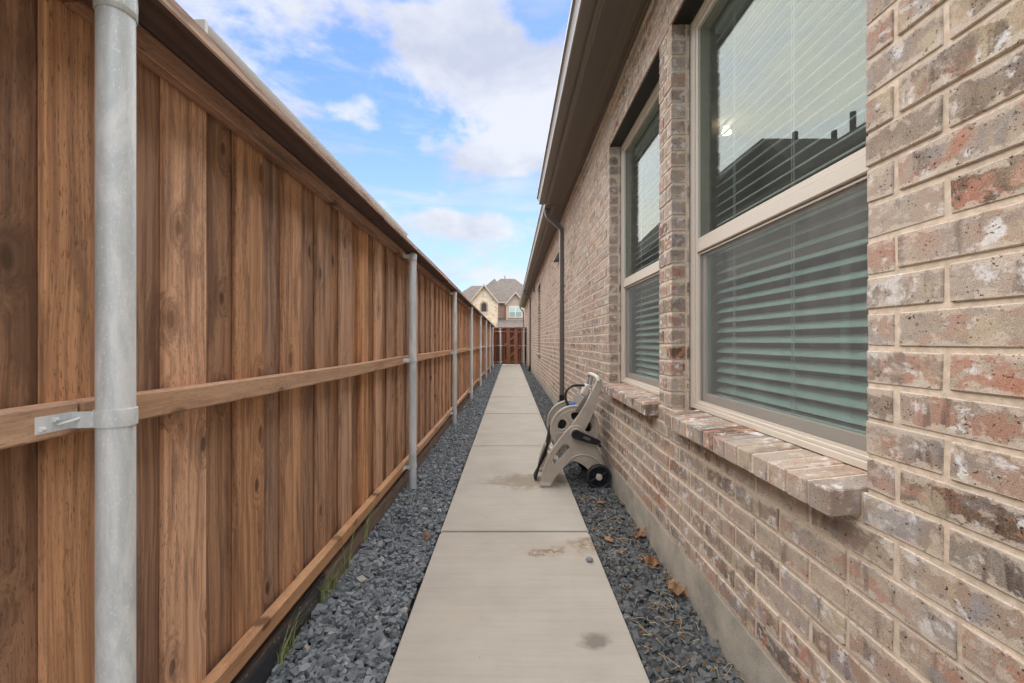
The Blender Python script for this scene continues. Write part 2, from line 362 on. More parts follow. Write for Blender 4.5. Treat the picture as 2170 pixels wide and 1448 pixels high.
m_brick = brick_mat(); m_sillbrick = brick_mat('rowlock_sill_brick', 0.0)
def noisy(name, c1, c2, scale=40, rough=0.85, bstr=0.3, bdist=0.004, spec=0.3, detail=5, metal=0.0, lo=0.35, hi=0.65, stretch=(1, 1, 1)):
    m, nt, b = new_mat(name, c1, rough, metal, spec)
    ge = nd(nt, 'ShaderNodeNewGeometry')
    n = NOISE(nt, SCALE(nt, ge.outputs['Position'], stretch), scale, detail, 0.6)
    nt.links.new(MIX(nt, SS(nt, n, lo, hi), c1, c2), b.inputs['Base Color'])
    if bstr: bump(nt, b, n, bstr, bdist)
    return m
m_mortar = noisy('sandy_mortar', (0.53, 0.425, 0.318), (0.68, 0.55, 0.418), 55, 0.92, 0.5, 0.004)
def foundation_mat():
    m, nt, b = new_mat('grey_foundation_concrete', rough=0.9, spec=0.2)
    ge = nd(nt, 'ShaderNodeNewGeometry'); p = ge.outputs['Position']
    n = NOISE(nt, p, 7, 6, 0.65); g = NOISE(nt, p, 160, 3, 0.6); st = NOISE(nt, SCALE(nt, p, (2, 6, 2)), 1, 3)
    col = RAMP(nt, n, [(0.3, (0.27, 0.245, 0.20)), (0.5, (0.40, 0.36, 0.29)), (0.7, (0.50, 0.435, 0.35))])
    col = MIX(nt, M(nt, 'MULTIPLY', SS(nt, st, 0.55, 0.68), 0.5), col, (0.42, 0.34, 0.28))
    col = MIX(nt, M(nt, 'MULTIPLY', SS(nt, g, 0.6, 0.72), 0.5), col, (0.10, 0.09, 0.075))
    nt.links.new(col, b.inputs['Base Color']); bump(nt, b, M(nt, 'ADD', n, M(nt, 'MULTIPLY', g, 0.4)), 0.5, 0.008); return m
m_found = foundation_mat()
def galv():
    m, nt, b = new_mat('galvanised_steel', rough=0.5, metal=0.2, spec=0.45)
    ge = nd(nt, 'ShaderNodeNewGeometry'); p = ge.outputs['Position']
    n = NOISE(nt, SCALE(nt, p, (14, 14, 3.2)), 1, 6, 0.68, 0.6); sp = NOISE(nt, p, 120, 3, 0.6)
    sp2 = NOISE(nt, SCALE(nt, p, (260, 260, 130)), 1, 3, 0.6)
    col = RAMP(nt, n, [(0.32, (0.50, 0.545, 0.54)), (0.47, (0.62, 0.66, 0.655)), (0.58, (0.78, 0.80, 0.79)), (0.75, (0.66, 0.695, 0.69))])
    spk = M(nt, 'MULTIPLY', SS(nt, sp, 0.56, 0.66), SS(nt, n, 0.44, 0.56))
    col = MIX(nt, M(nt, 'MULTIPLY', spk, 0.6), col, (0.80, 0.81, 0.80))
    col = MIX(nt, M(nt, 'MULTIPLY', SS(nt, sp2, 0.59, 0.66), 0.6), col, (0.88, 0.89, 0.88))
    nt.links.new(col, b.inputs['Base Color'])
    nt.links.new(RAMP(nt, n, [(0.35, 0.45), (0.65, 0.66)]), b.inputs['Roughness']); bump(nt, b, sp, 0.12, 0.001); return m
m_galv = galv()
m_trim, _nt, _b = new_mat('brown_painted_metal', (0.16, 0.138, 0.115), 0.42, spec=0.5)
m_down, _nt, _b = new_mat('grey_brown_downspout', (0.135, 0.118, 0.099), 0.45, spec=0.5)
m_soffit, nt, b = new_mat('brown_soffit', (0.15, 0.125, 0.105), 0.6, spec=0.4)
tc = nd(nt, 'ShaderNodeTexCoord'); sx = nd(nt, 'ShaderNodeSeparateXYZ'); nt.links.new(tc.outputs['Object'], sx.inputs[0])
u = M(nt, 'MULTIPLY', sx.outputs[0], 1 / 0.0105); v = M(nt, 'MULTIPLY', sx.outputs[1], 1 / 0.0105)
row = M(nt, 'FLOOR', v); u = M(nt, 'ADD', u, M(nt, 'MULTIPLY', M(nt, 'FRACT', M(nt, 'MULTIPLY', row, 0.5)), 1.0))
du = M(nt, 'SUBTRACT', M(nt, 'FRACT', u), 0.5); dv = M(nt, 'SUBTRACT', M(nt, 'FRACT', v), 0.5)
dd = M(nt, 'SQRT', M(nt, 'ADD', M(nt, 'MULTIPLY', du, du), M(nt, 'MULTIPLY', dv, dv)))
band = M(nt, 'MULTIPLY', M(nt, 'LESS_THAN', sx.outputs[0], 0.045), M(nt, 'GREATER_THAN', sx.outputs[0], -0.085))
hole = M(nt, 'MULTIPLY', SS(nt, dd, 0.30, 0.18), band)
nt.links.new(MIX(nt, hole, (0.15, 0.125, 0.105), (0.03, 0.026, 0.023)), b.inputs['Base Color'])
m_almond, _nt, _b = new_mat('almond_vinyl', (0.60, 0.525, 0.43), 0.45, spec=0.4)
m_sash, _nt, _b = new_mat('almond_sash', (0.50, 0.44, 0.36), 0.5, spec=0.4)
m_black, _nt, _b = new_mat('black_painted_steel', (0.012, 0.012, 0.012), 0.5)
m_rust = noisy('rusty_steel_edge', (0.22, 0.13, 0.085), (0.36, 0.26, 0.19), 60, 0.85, 0.2)
m_blind, _nt, _b = new_mat('white_blind_slat', (0.80, 0.80, 0.77), 0.5)
m_room, _nt, _b = new_mat('beige_room_wall', (0.42, 0.38, 0.33), 0.9)
m_roomdark, _nt, _b = new_mat('brown_room_floor', (0.16, 0.11, 0.08), 0.7)
def glass_mat(name, tint, refl, base, amount, sky_veil=0.0):
    m = bpy.data.materials.new(name); m.use_nodes = True; nt = m.node_tree; nt.nodes.remove(nt.nodes['Principled BSDF'])
    tr = nd(nt, 'ShaderNodeBsdfTransparent'); tr.inputs[0].default_value = c4(tint)
    gl = nd(nt, 'ShaderNodeBsdfGlossy'); gl.inputs[0].default_value = c4(refl); gl.inputs['Roughness'].default_value = 0.0
    fr = nd(nt, 'ShaderNodeFresnel'); fr.inputs[0].default_value = 1.6
    f = M(nt, 'ADD', base, M(nt, 'MULTIPLY', fr.outputs[0], amount), clamp=True)
    mx = nd(nt, 'ShaderNodeMixShader'); nt.links.new(f, mx.inputs[0]); nt.links.new(tr.outputs[0], mx.inputs[1]); nt.links.new(gl.outputs[0], mx.inputs[2])
    du = nd(nt, 'ShaderNodeBsdfDiffuse'); du.inputs[0].default_value = (0.66, 0.69, 0.64, 1)      # pale diffuse layer painting a whiter sky reflection into the pane
    m2 = nd(nt, 'ShaderNodeMixShader'); m2.inputs[0].default_value = sky_veil
    nt.links.new(mx.outputs[0], m2.inputs[1]); nt.links.new(du.outputs[0], m2.inputs[2]); mx = m2
    nt.links.new(mx.outputs[0], nt.nodes['Material Output'].inputs[0]); return m
m_glass = glass_mat('green_low_e_glass', (0.71, 0.750, 0.730), (0.97, 0.955, 0.90), 0.0, 0.215, 0.025)
m_glass_low = glass_mat('green_low_e_glass_behind_screen', (0.84, 0.945, 0.92), (0.86, 0.92, 0.88), 0.02, 0.25)
def screen_mat():
    m = bpy.data.materials.new('grey_insect_screen'); m.use_nodes = True; nt = m.node_tree; nt.nodes.remove(nt.nodes['Principled BSDF'])
    tr = nd(nt, 'ShaderNodeBsdfTransparent'); tr.inputs[0].default_value = (0.92, 0.92, 0.92, 1)
    df = nd(nt, 'ShaderNodeBsdfDiffuse'); ge = nd(nt, 'ShaderNodeNewGeometry')
    n = NOISE(nt, SCALE(nt, ge.outputs['Position'], (4, 14, 3)), 1, 5, 0.65)
    nt.links.new(RAMP(nt, n, [(0.3, (0.22, 0.225, 0.22)), (0.7, (0.34, 0.33, 0.315))]), df.inputs[0])
    mx = nd(nt, 'ShaderNodeMixShader'); mx.inputs[0].default_value = 0.30
    nt.links.new(tr.outputs[0], mx.inputs[1]); nt.links.new(df.outputs[0], mx.inputs[2])
    nt.links.new(mx.outputs[0], nt.nodes['Material Output'].inputs[0]); return m
m_screen = screen_mat()
def shingle_mat(name, c1, c2, row):
    m, nt, b = new_mat(name, c1, 0.95, spec=0.1)
    ge = nd(nt, 'ShaderNodeNewGeometry'); p = ge.outputs['Position']
    s = nd(nt, 'ShaderNodeSeparateXYZ'); nt.links.new(p, s.inputs[0])
    zr = M(nt, 'MULTIPLY', s.outputs[2], 1 / row); fl = M(nt, 'FLOOR', zr)
    cell = nd(nt, 'ShaderNodeCombineXYZ')
    hx = M(nt, 'ADD', M(nt, 'MULTIPLY', M(nt, 'ADD', s.outputs[0], s.outputs[1]), 3.4), M(nt, 'MULTIPLY', fl, 0.37))
    put(nt, cell.inputs[0], M(nt, 'FLOOR', hx)); put(nt, cell.inputs[1], fl)
    wn = nd(nt, 'ShaderNodeTexWhiteNoise', noise_dimensions='2D'); nt.links.new(cell.outputs[0], wn.inputs['Vector'])
    n = NOISE(nt, p, 6, 5, 0.7)
    col = MIX(nt, M(nt, 'ADD', M(nt, 'MULTIPLY', wn.outputs['Value'], 0.6), M(nt, 'MULTIPLY', n, 0.4)), c1, c2)
    edge = SS(nt, M(nt, 'FRACT', zr), 0.22, 0.05)
    col = MIX(nt, M(nt, 'MULTIPLY', edge, 0.65), col, tuple(0.4 * c for c in c1))
    nt.links.new(col, b.inputs['Base Color']); return m
m_shingle = shingle_mat('grey_brown_shingles', (0.105, 0.088, 0.074), (0.18, 0.152, 0.130), 0.105)
m_shingle2 = shingle_mat('dark_shingles', (0.09, 0.082, 0.075), (0.20, 0.18, 0.16), 0.14)
def stone_mat():
    m, nt, b = new_mat('cream_fieldstone', rough=0.9, spec=0.2)
    ge = nd(nt, 'ShaderNodeNewGeometry'); p = SCALE(nt, ge.outputs['Position'], (2.2, 1, 3.2))
    vo = nd(nt, 'ShaderNodeTexVoronoi'); nt.links.new(p, vo.inputs['Vector']); vo.inputs['Scale'].default_value = 1
    s = nd(nt, 'ShaderNodeSeparateColor'); nt.links.new(vo.outputs['Color'], s.inputs[0])
    ve = nd(nt, 'ShaderNodeTexVoronoi', feature='DISTANCE_TO_EDGE'); nt.links.new(p, ve.inputs['Vector']); ve.inputs['Scale'].default_value = 1
    col = RAMP(nt, s.outputs[0], [(0.0, (0.68, 0.58, 0.41)), (0.35, (0.75, 0.65, 0.47)), (0.6, (0.62, 0.51, 0.34)), (0.8, (0.54, 0.38, 0.18)), (0.92, (0.72, 0.63, 0.49)), (1, (0.50, 0.42, 0.31))])
    col = MIX(nt, SS(nt, ve.outputs['Distance'], 0.09, 0.03), col, (0.72, 0.64, 0.51)); col = MIX(nt, 1.0, col, (1.0, 0.93, 0.92), 'MULTIPLY')
    nt.links.new(col, b.inputs['Base Color']); bump(nt, b, ve.outputs['Distance'], 0.4, 0.05); return m
m_stone = stone_mat()
def far_brick(name, c1, c2, mort):
    m, nt, b = new_mat(name, rough=0.9, spec=0.2)
    ge = nd(nt, 'ShaderNodeNewGeometry'); s = nd(nt, 'ShaderNodeSeparateXYZ'); nt.links.new(ge.outputs['Position'], s.inputs[0])
    k = nd(nt, 'ShaderNodeCombineXYZ'); put(nt, k.inputs[0], M(nt, 'ADD', s.outputs[0], s.outputs[1])); nt.links.new(s.outputs[2], k.inputs[1])
    br = nd(nt, 'ShaderNodeTexBrick'); nt.links.new(k.outputs[0], br.inputs['Vector'])
    br.inputs['Scale'].default_value = 1; br.inputs['Brick Width'].default_value = 0.254; br.inputs['Row Height'].default_value = 0.08; br.inputs['Mortar Size'].default_value = 0.006
    br.inputs['Color1'].default_value = c4(c1); br.inputs['Color2'].default_value = c4(c2); br.inputs['Mortar'].default_value = c4(mort)
    n = NOISE(nt, ge.outputs['Position'], 3.0, 4)
    nt.links.new(MIX(nt, M(nt, 'MULTIPLY', n, 0.4), br.outputs[0], mort), b.inputs['Base Color']); return m
m_fbrick = far_brick('pink_brown_brick', (0.42, 0.28, 0.215), (0.50, 0.355, 0.285), (0.56, 0.47, 0.38))
m_fbrick2 = far_brick('red_brown_brick', (0.31, 0.175, 0.125), (0.42, 0.265, 0.20), (0.48, 0.38, 0.30))
m_ftrim, _nt, _b = new_mat('tan_trim_paint', (0.52, 0.43, 0.345), 0.6)
m_gutter2, _nt, _b = new_mat('beige_gutter_paint', (0.24, 0.215, 0.175), 0.5)
m_white, _nt, _b = new_mat('white_window_frame', (0.75, 0.73, 0.69), 0.5)
m_dkglass, _nt, _b = new_mat('dark_screened_glass', (0.045, 0.032, 0.028), 0.3)
m_ltglass, nt, b = new_mat('pale_window_glass', (0.50, 0.56, 0.49), 0.3, spec=0.2)
m_ltglass2, _nt, _b = new_mat('darker_lower_window_glass', (0.30, 0.36, 0.31), 0.3, spec=0.2)  # darker tone for the lower panes
def path_mat():
    m, nt, b = new_mat('broomed_concrete', rough=0.88, spec=0.25)
    ge = nd(nt, 'ShaderNodeNewGeometry'); p = ge.outputs['Position']
    n = NOISE(nt, p, 2.2, 6, 0.62); br = NOISE(nt, SCALE(nt, p, (3.5, 210, 1)), 1, 4, 0.6); g = NOISE(nt, p, 260, 2, 0.6)
    br2 = NOISE(nt, SCALE(nt, p, (1.2, 34, 1)), 1, 4, 0.6)
    col = RAMP(nt, n, [(0.3, (0.375, 0.338, 0.278)), (0.7, (0.445, 0.406, 0.340))])
    col = MIX(nt, 0.3, col, RAMP(nt, br, [(0.3, (0.40, 0.40, 0.40)), (0.7, (0.60, 0.60, 0.60))]), 'SOFT_LIGHT')
    col = MIX(nt, 0.25, col, RAMP(nt, br2, [(0.32, (0.38, 0.37, 0.36)), (0.62, (0.56, 0.56, 0.56))]), 'SOFT_LIGHT')
    col = MIX(nt, M(nt, 'MULTIPLY', SS(nt, g, 0.66, 0.74), 0.35), col, (0.22, 0.19, 0.16))
    spv = nd(nt, 'ShaderNodeTexVoronoi'); nt.links.new(SCALE(nt, p, (11, 11, 11)), spv.inputs['Vector']); spv.inputs['Scale'].default_value = 1
    sps = nd(nt, 'ShaderNodeSeparateColor'); nt.links.new(spv.outputs['Color'], sps.inputs[0])
    spk = M(nt, 'MULTIPLY', M(nt, 'GREATER_THAN', sps.outputs[0], 0.72), SS(nt, spv.outputs['Distance'], 0.055, 0.03))
    col = MIX(nt, M(nt, 'MULTIPLY', spk, 0.7), col, (0.10, 0.08, 0.065))
    wob = NOISE(nt, p, 11, 5, 0.62); fine = NOISE(nt, p, 26, 7, 0.72)
    def stain(col, x, y, rx, ry, colr, amt, ang=0.0, grain=0.0):
        mp = nd(nt, 'ShaderNodeMapping', vector_type='TEXTURE'); nt.links.new(p, mp.inputs[0])
        mp.inputs['Location'].default_value = (x, y, 0); mp.inputs['Rotation'].default_value = (0, 0, ang); mp.inputs['Scale'].default_value = (rx, ry, 1)
        d = V(nt, 'LENGTH', V(nt, 'MULTIPLY', mp.outputs[0], (1, 1, 0)))
        k = SS(nt, M(nt, 'ADD', d, M(nt, 'MULTIPLY', M(nt, 'SUBTRACT', wob, 0.5), 2.2)), 1.25, 0.45)
        if grain: k = M(nt, 'MULTIPLY', k, SS(nt, fine, 0.56 - grain, 0.56))
        return MIX(nt, M(nt, 'MULTIPLY', k, amt), col, colr)
    col = stain(col, 0.205, 2.36, 0.125, 0.055, (0.13, 0.070, 0.03), 0.95, 0.25, 0.14)
    col = stain(col, 0.435, 2.44, 0.10, 0.10, (0.19, 0.125, 0.065), 0.95, 0.0, 0.2)
    col = stain(col, 0.30, 2.40, 0.30, 0.14, (0.40, 0.33, 0.25), 0.4)
    col = stain(col, 0.325, 1.65, 0.062, 0.048, (0.19, 0.165, 0.135), 0.9)
    col = stain(col, 0.16, 3.55, 0.34, 0.20, (0.24, 0.19, 0.13), 0.8)
    col = stain(col, -0.22, 1.80, 0.09, 0.06, (0.44, 0.375, 0.30), 0.5)
    col = stain(col, -0.32, 2.33, 0.05, 0.10, (0.42, 0.36, 0.29), 0.5)
    col = stain(col, -0.14, 10.6, 0.45, 1.0, (0.42, 0.36, 0.29), 0.5)
    nt.links.new(col, b.inputs['Base Color'])
    bump(nt, b, M(nt, 'ADD', br, M(nt, 'MULTIPLY', g, 0.5)), 0.25, 0.003); return m
m_path = path_mat()
def gravel_mat(name, k):
    m, nt, b = new_mat(name, rough=0.72, spec=0.35)
    ge = nd(nt, 'ShaderNodeNewGeometry'); r = ge.outputs['Random Per Island']
    col = RAMP(nt, r, [(0.0, (0.075, 0.083, 0.087)), (0.2, (0.22, 0.234, 0.24)), (0.4, (0.115, 0.126, 0.132)), (0.55, (0.25, 0.264, 0.268)), (0.7, (0.15, 0.16, 0.165)), (0.86, (0.31, 0.322, 0.32)),
                       (0.955, (0.14, 0.15, 0.15)), (0.975, (0.26, 0.25, 0.23)), (0.99, (0.34, 0.29, 0.23)), (1.0, (0.52, 0.51, 0.49))])
    n = NOISE(nt, ge.outputs['Position'], 70, 4, 0.6)
    col = MIX(nt, 0.6, col, RAMP(nt, n, [(0.3, (0.3, 0.3, 0.3)), (0.7, (0.7, 0.7, 0.7))]), 'SOFT_LIGHT')
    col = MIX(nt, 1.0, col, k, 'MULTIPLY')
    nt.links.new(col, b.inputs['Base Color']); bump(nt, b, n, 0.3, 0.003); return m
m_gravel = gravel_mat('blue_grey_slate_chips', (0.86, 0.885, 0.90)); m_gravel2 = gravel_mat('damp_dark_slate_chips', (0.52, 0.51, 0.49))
m_soil = noisy('dark_soil', (0.035, 0.033, 0.031), (0.075, 0.068, 0.058), 30, 0.95, 0.4)
m_lawn = noisy('dry_lawn', (0.075, 0.085, 0.03), (0.13, 0.115, 0.05), 3, 0.95, 0.2)
def plastic(name, c, rough=0.5):
    m, nt, b = new_mat(name, c, rough, spec=0.4)
    ge = nd(nt, 'ShaderNodeNewGeometry'); n = NOISE(nt, ge.outputs['Position'], 9, 5, 0.6); n2 = NOISE(nt, ge.outputs['Position'], 400, 2)
    nt.links.new(MIX(nt, SS(nt, n, 0.35, 0.7), c, tuple(0.86 * x for x in c)), b.inputs['Base Color']); bump(nt, b, n2, 0.12, 0.001); return m
m_reel = plastic('taupe_plastic', (0.435, 0.375, 0.30)); m_reellight = plastic('light_taupe_plastic', (0.55, 0.49, 0.41))
m_reeldark = plastic('dark_brown_plastic', (0.17, 0.145, 0.12)); m_blackpl = plastic('black_plastic', (0.013, 0.014, 0.018), 0.38)  # drum and tray get a darker brown than the side panels
m_tyre = plastic('black_tyre_plastic', (0.022, 0.023, 0.027), 0.6); m_hose = plastic('black_rubber_hose', (0.028, 0.027, 0.025), 0.42)
m_blue = plastic('blue_grip', (0.035, 0.11, 0.36), 0.45); m_chrome, _nt, _b = new_mat('brushed_chrome', (0.6, 0.6, 0.6), 0.3, 1.0)
m_leaf = noisy('dry_brown_leaf', (0.15, 0.066, 0.03), (0.29, 0.145, 0.07), 38, 0.8, 0.3)
m_leafpale = noisy('dry_tan_leaf', (0.21, 0.115, 0.058), (0.36, 0.215, 0.115), 38, 0.8, 0.3)
m_straw = noisy('dry_straw', (0.38, 0.28, 0.15), (0.50, 0.40, 0.24), 40, 0.8, 0.0)
m_grass = noisy('fresh_grass_blade', (0.19, 0.23, 0.075), (0.33, 0.36, 0.15), 25, 0.6, 0.0)
m_lamp = bpy.data.materials.new('lit_ceiling_lamp'); m_lamp.use_nodes = True
_b = m_lamp.node_tree.nodes['Principled BSDF']; _b.inputs['Emission Color'].default_value = (1.0, 0.78, 0.52, 1); _b.inputs['Emission Strength'].default_value = 2.0

# ------------------------------------------------------------------ the ground and the path
struct('ground', MB().box(-120, 120, -60, 220, -0.6, -0.06), m_lawn)
struct('gravel_bed', MB().box(-0.86, 0.86, -2.0, 24.4, -0.058, -0.045), m_soil)
PL, PR = -0.4296, 0.4775
path = bpy.data.objects.new('path', None); link(path, None, (0.024, 10, 0)); tag(path, kind='structure')
J = [-1.64, 0.482, 2.602, 4.745, 6.854, 8.97, 11.09, 13.21, 15.33, 17.45, 19.57, 21.7, 23.8]
for i in range(len(J) - 1):
    dz = random.uniform(-0.0015, 0.0015)
    obj('slab', MB().box(PL, PR, J[i] + 0.004, J[i+1] - 0.004, -0.11, dz), m_path, path, bevel=0.009, smooth=30, seg=2)
obj('joint_filler', MB().box(PL + 0.004, PR - 0.004, J[0], J[-1], -0.10, -0.014), m_soil, path)

def build_gravel(name, x0, x1, bank_left, gmat, y0=0.55, y1=22.6):
    vs, fs = [], []; base = 0
    # unit chips: squashed, sheared boxes and hexagonal flakes
    boxf = [(0, 3, 2, 1), (4, 5, 6, 7), (0, 1, 5, 4), (1, 2, 6, 5), (2, 3, 7, 6), (3, 0, 4, 7)]
    hexf = [(5, 4, 3, 2, 1, 0), (6, 7, 8, 9, 10, 11)] + [(i, (i+1) % 6, 6 + (i+1) % 6, 6 + i) for i in range(6)]
    kinds = []
    for k in range(14):
        if k % 2:
            u = np.array([(-1, -1, -1), (1, -1, -1), (1, 1, -1), (-1, 1, -1), (-1, -1, 1), (1, -1, 1), (1, 1, 1), (-1, 1, 1)], float) * 0.5
            u += rng.uniform(-0.2, 0.2, u.shape); u[4:, :2] *= rng.uniform(0.55, 0.95); kinds.append((u, boxf))
        else:
            an = np.sort(rng.uniform(0, 1, 6) * 0.7 + np.arange(6)) / 6 * 2 * np.pi
            lo = np.stack([np.cos(an) * 0.55, np.sin(an) * 0.55, np.full(6, -0.5)], 1); hi = lo * (rng.uniform(0.6, 0.9), rng.uniform(0.6, 0.9), -1)
            u = np.concatenate([lo, hi]); u += rng.uniform(-0.12, 0.12, u.shape); kinds.append((u, hexf))
    pts = []
    for (a, b_, sp, sz) in ((y0, 6.5, 0.0185, 1.0), (6.5, 13, 0.024, 1.15), (13, y1, 0.031, 1.45)):
        gx = np.arange(x0 + 0.008, x1 - 0.004, sp); gy = np.arange(a, b_, sp)
        X, Y = np.meshgrid(gx, gy); n = X.size
        for layer in range(2):
            if layer == 1 and a > 7: continue
            pts.append(np.stack([X.ravel() + rng.uniform(-.6, .6, n) * sp, Y.ravel() + rng.uniform(-.6, .6, n) * sp,
                                 np.full(n, -0.020 + 0.011 * layer) + rng.uniform(-.010, .010, n), np.full(n, sz) * (1.0 if layer == 0 else 1.06)], 1))
    P = np.concatenate(pts); n = len(P)
    P[:, 0] = np.clip(P[:, 0], x0 + 0.006, x1 - 0.006)
    if bank_left: P[:, 2] += 0.022 * np.clip(1 - (P[:, 0] - x0) / 0.16, 0, 1)
    P[:, 2] += 0.006 * np.sin(P[:, 0] * 23 + P[:, 1] * 3.1) + 0.006 * np.sin(P[:, 1] * 9.3 + P[:, 0] * 11)
    L = rng.lognormal(math.log(0.0228), 0.34, n) * P[:, 3]; L = np.clip(L, 0.013, 0.052)
    kk = rng.integers(0, len(kinds), n)
    yaw = rng.uniform(0, 2*np.pi, n); tl = rng.normal(0, 0.33, n); tr = rng.normal(0, 0.33, n)
    for k, (u, ff) in enumerate(kinds):
        idx = np.where(kk == k)[0]; m = len(idx)
        s = np.stack([L[idx], L[idx] * rng.uniform(.5, .9, m), L[idx] * rng.uniform(.28, .58, m)], 1)
        v = u[None] * s[:, None]
        cy, sy, ca, sa, cb, sb = (f(q[idx])[:, None] for q, f in ((yaw, np.cos), (yaw, np.sin), (tl, np.cos), (tl, np.sin), (tr, np.cos), (tr, np.sin)))
        x, y, z = v[..., 0], v[..., 1], v[..., 2]
        y, z = y*ca - z*sa, y*sa + z*ca; x, z = x*cb + z*sb, -x*sb + z*cb; x, y = x*cy - y*sy, x*sy + y*cy
        w = np.stack([x, y, z], -1) + P[idx, None, :3]
        w[..., 0] = np.clip(w[..., 0], x0, x1)
        vs.append(w.reshape(-1, 3)); nv = u.shape[0]
        off = base + np.arange(m) * nv
        for q in ff: fs.append((off[:, None] + np.array(q)[None]).astype(np.int32))
        base += m * nv
    Vv = np.concatenate(vs); lt = np.concatenate([np.full(len(f), f.shape[1], np.int32) for f in fs]); li = np.concatenate([f.ravel() for f in fs])
    me = bpy.data.meshes.new(name); me.vertices.add(len(Vv)); me.vertices.foreach_set('co', Vv.astype(np.float32).ravel())
    me.loops.add(len(li)); me.loops.foreach_set('vertex_index', li); me.polygons.add(len(lt))
    me.polygons.foreach_set('loop_start', np.concatenate([[0], np.cumsum(lt)[:-1]]).astype(np.int32)); me.polygons.foreach_set('loop_total', lt)
    me.update(calc_edges=True); me.validate(); me.shade_flat(); me.materials.append(gmat)
    o = link(bpy.data.objects.new(name, me), None, (0, 0, 0)); tag(o, kind='stuff'); return o
g1 = build_gravel('gravel', -0.832, PL - 0.003, True, m_gravel); g1['label'] = 'blue grey slate chip gravel between the fence and the path'
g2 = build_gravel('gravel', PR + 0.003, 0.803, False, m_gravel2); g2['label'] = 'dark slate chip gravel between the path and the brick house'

# ------------------------------------------------------------------ the wooden fence
PX, PY0, BAY = -0.777, 0.840, 2.543
fence = thing('wooden_fence', 'long brown stained board fence with cap board and galvanised steel posts beside the gravel', 'fence', (-0.85, 10, 0))
def dz(Y): return -0.0022 * max(0.0, Y - 3.4)
Y_END = 21.12
bm_, bb_ = [], []
for k in range(12):
    mb = MB(); w = (0.150 if k < 6 else 0.172) + random.uniform(-0.004, 0.004); h = 1.872 - 0.02
    mb.box(-0.008, 0.008, -w/2, w/2, -h/2, h/2)
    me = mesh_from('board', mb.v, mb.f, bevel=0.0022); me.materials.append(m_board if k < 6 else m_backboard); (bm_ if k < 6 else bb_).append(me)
zc = (1.870 + 0.02) / 2
y = 0.7975 - 0.277 * 4 + 0.075
while y < Y_END - 0.05:
    o = inst('board', random.choice(bm_), (-0.876 + random.uniform(-.001, .001), y + random.uniform(-.004, .004), zc + dz(y) - 0.003), fence)
    o.rotation_euler = (random.uniform(-.002, .002), 0, random.uniform(-.012, .012))
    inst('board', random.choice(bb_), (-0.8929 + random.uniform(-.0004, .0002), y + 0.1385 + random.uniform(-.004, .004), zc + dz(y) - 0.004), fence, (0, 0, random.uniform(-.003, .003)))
    y += 0.277
posts = [PY0 - BAY + i * BAY for i in range(9)]
for i, py in enumerate(posts):
    d = dz(py)
    if i: 
        p = obj('post', MB().lathe([(0.0, -0.12), (0.0302, -0.12), (0.0302, 1.845 + d), (0.0, 1.845 + d)], (PX, py, 0), 'Z', 32), m_galv, fence, smooth=40)
        prof = [(0.0308, 1.800 + d), (0.0330, 1.802 + d), (0.0330, 1.846 + d), (0.028, 1.858 + d), (0.012, 1.866 + d), (0.0, 1.867 + d)]
        obj('post_cap', MB().lathe(prof, (PX, py, 0), 'Z', 28), m_galv, p, smooth=50)
        for zb in (1.828 + d, 1.012 + d, 0.172 + d):
            mb = MB().lathe([(0.0306, -0.0165), (0.0330, -0.0165), (0.0336, 0.0), (0.0330, 0.0165), (0.0306, 0.0165)], (PX, py, zb), 'Z', 28)
            # strap leaving the post and lying on the rail
            for s, (ya, yb) in enumerate(((py - 0.098, py - 0.036),)):
                mb.box(-0.8305, -0.8270, ya, yb, zb - 0.0155, zb + 0.0155)
                mb.prism([(-0.8290, yb, zb - 0.0155), (-0.8258, yb, zb - 0.0155), (PX - 0.012, py - 0.0300, zb - 0.0155), (PX - 0.016, py - 0.0292, zb - 0.0155)], (0, 0, 0.031))
                for (by, bz) in ((ya + 0.012, zb - 0.007), (ya + 0.034, zb + 0.006)):
                    mb.lathe([(0.0, -0.006), (0.0045, -0.006), (0.0052, -0.002), (0.0052, 0.0), (0.0, 0.0)], (-0.8245, by, bz), 'Y', 6)
                mb.tube([(-0.8245, yb - 0.028, zb - 0.004), (-0.815, yb + 0.004, zb + 0.003), (-0.806, yb + 0.012, zb + 0.005)], 0.0032, 6)
                mb.tube([(-0.806, yb + 0.010, zb + 0.005), (-0.803, yb + 0.014, zb + 0.006)], 0.0062, 6)
            obj('bracket', mb, m_galv, p, smooth=40)
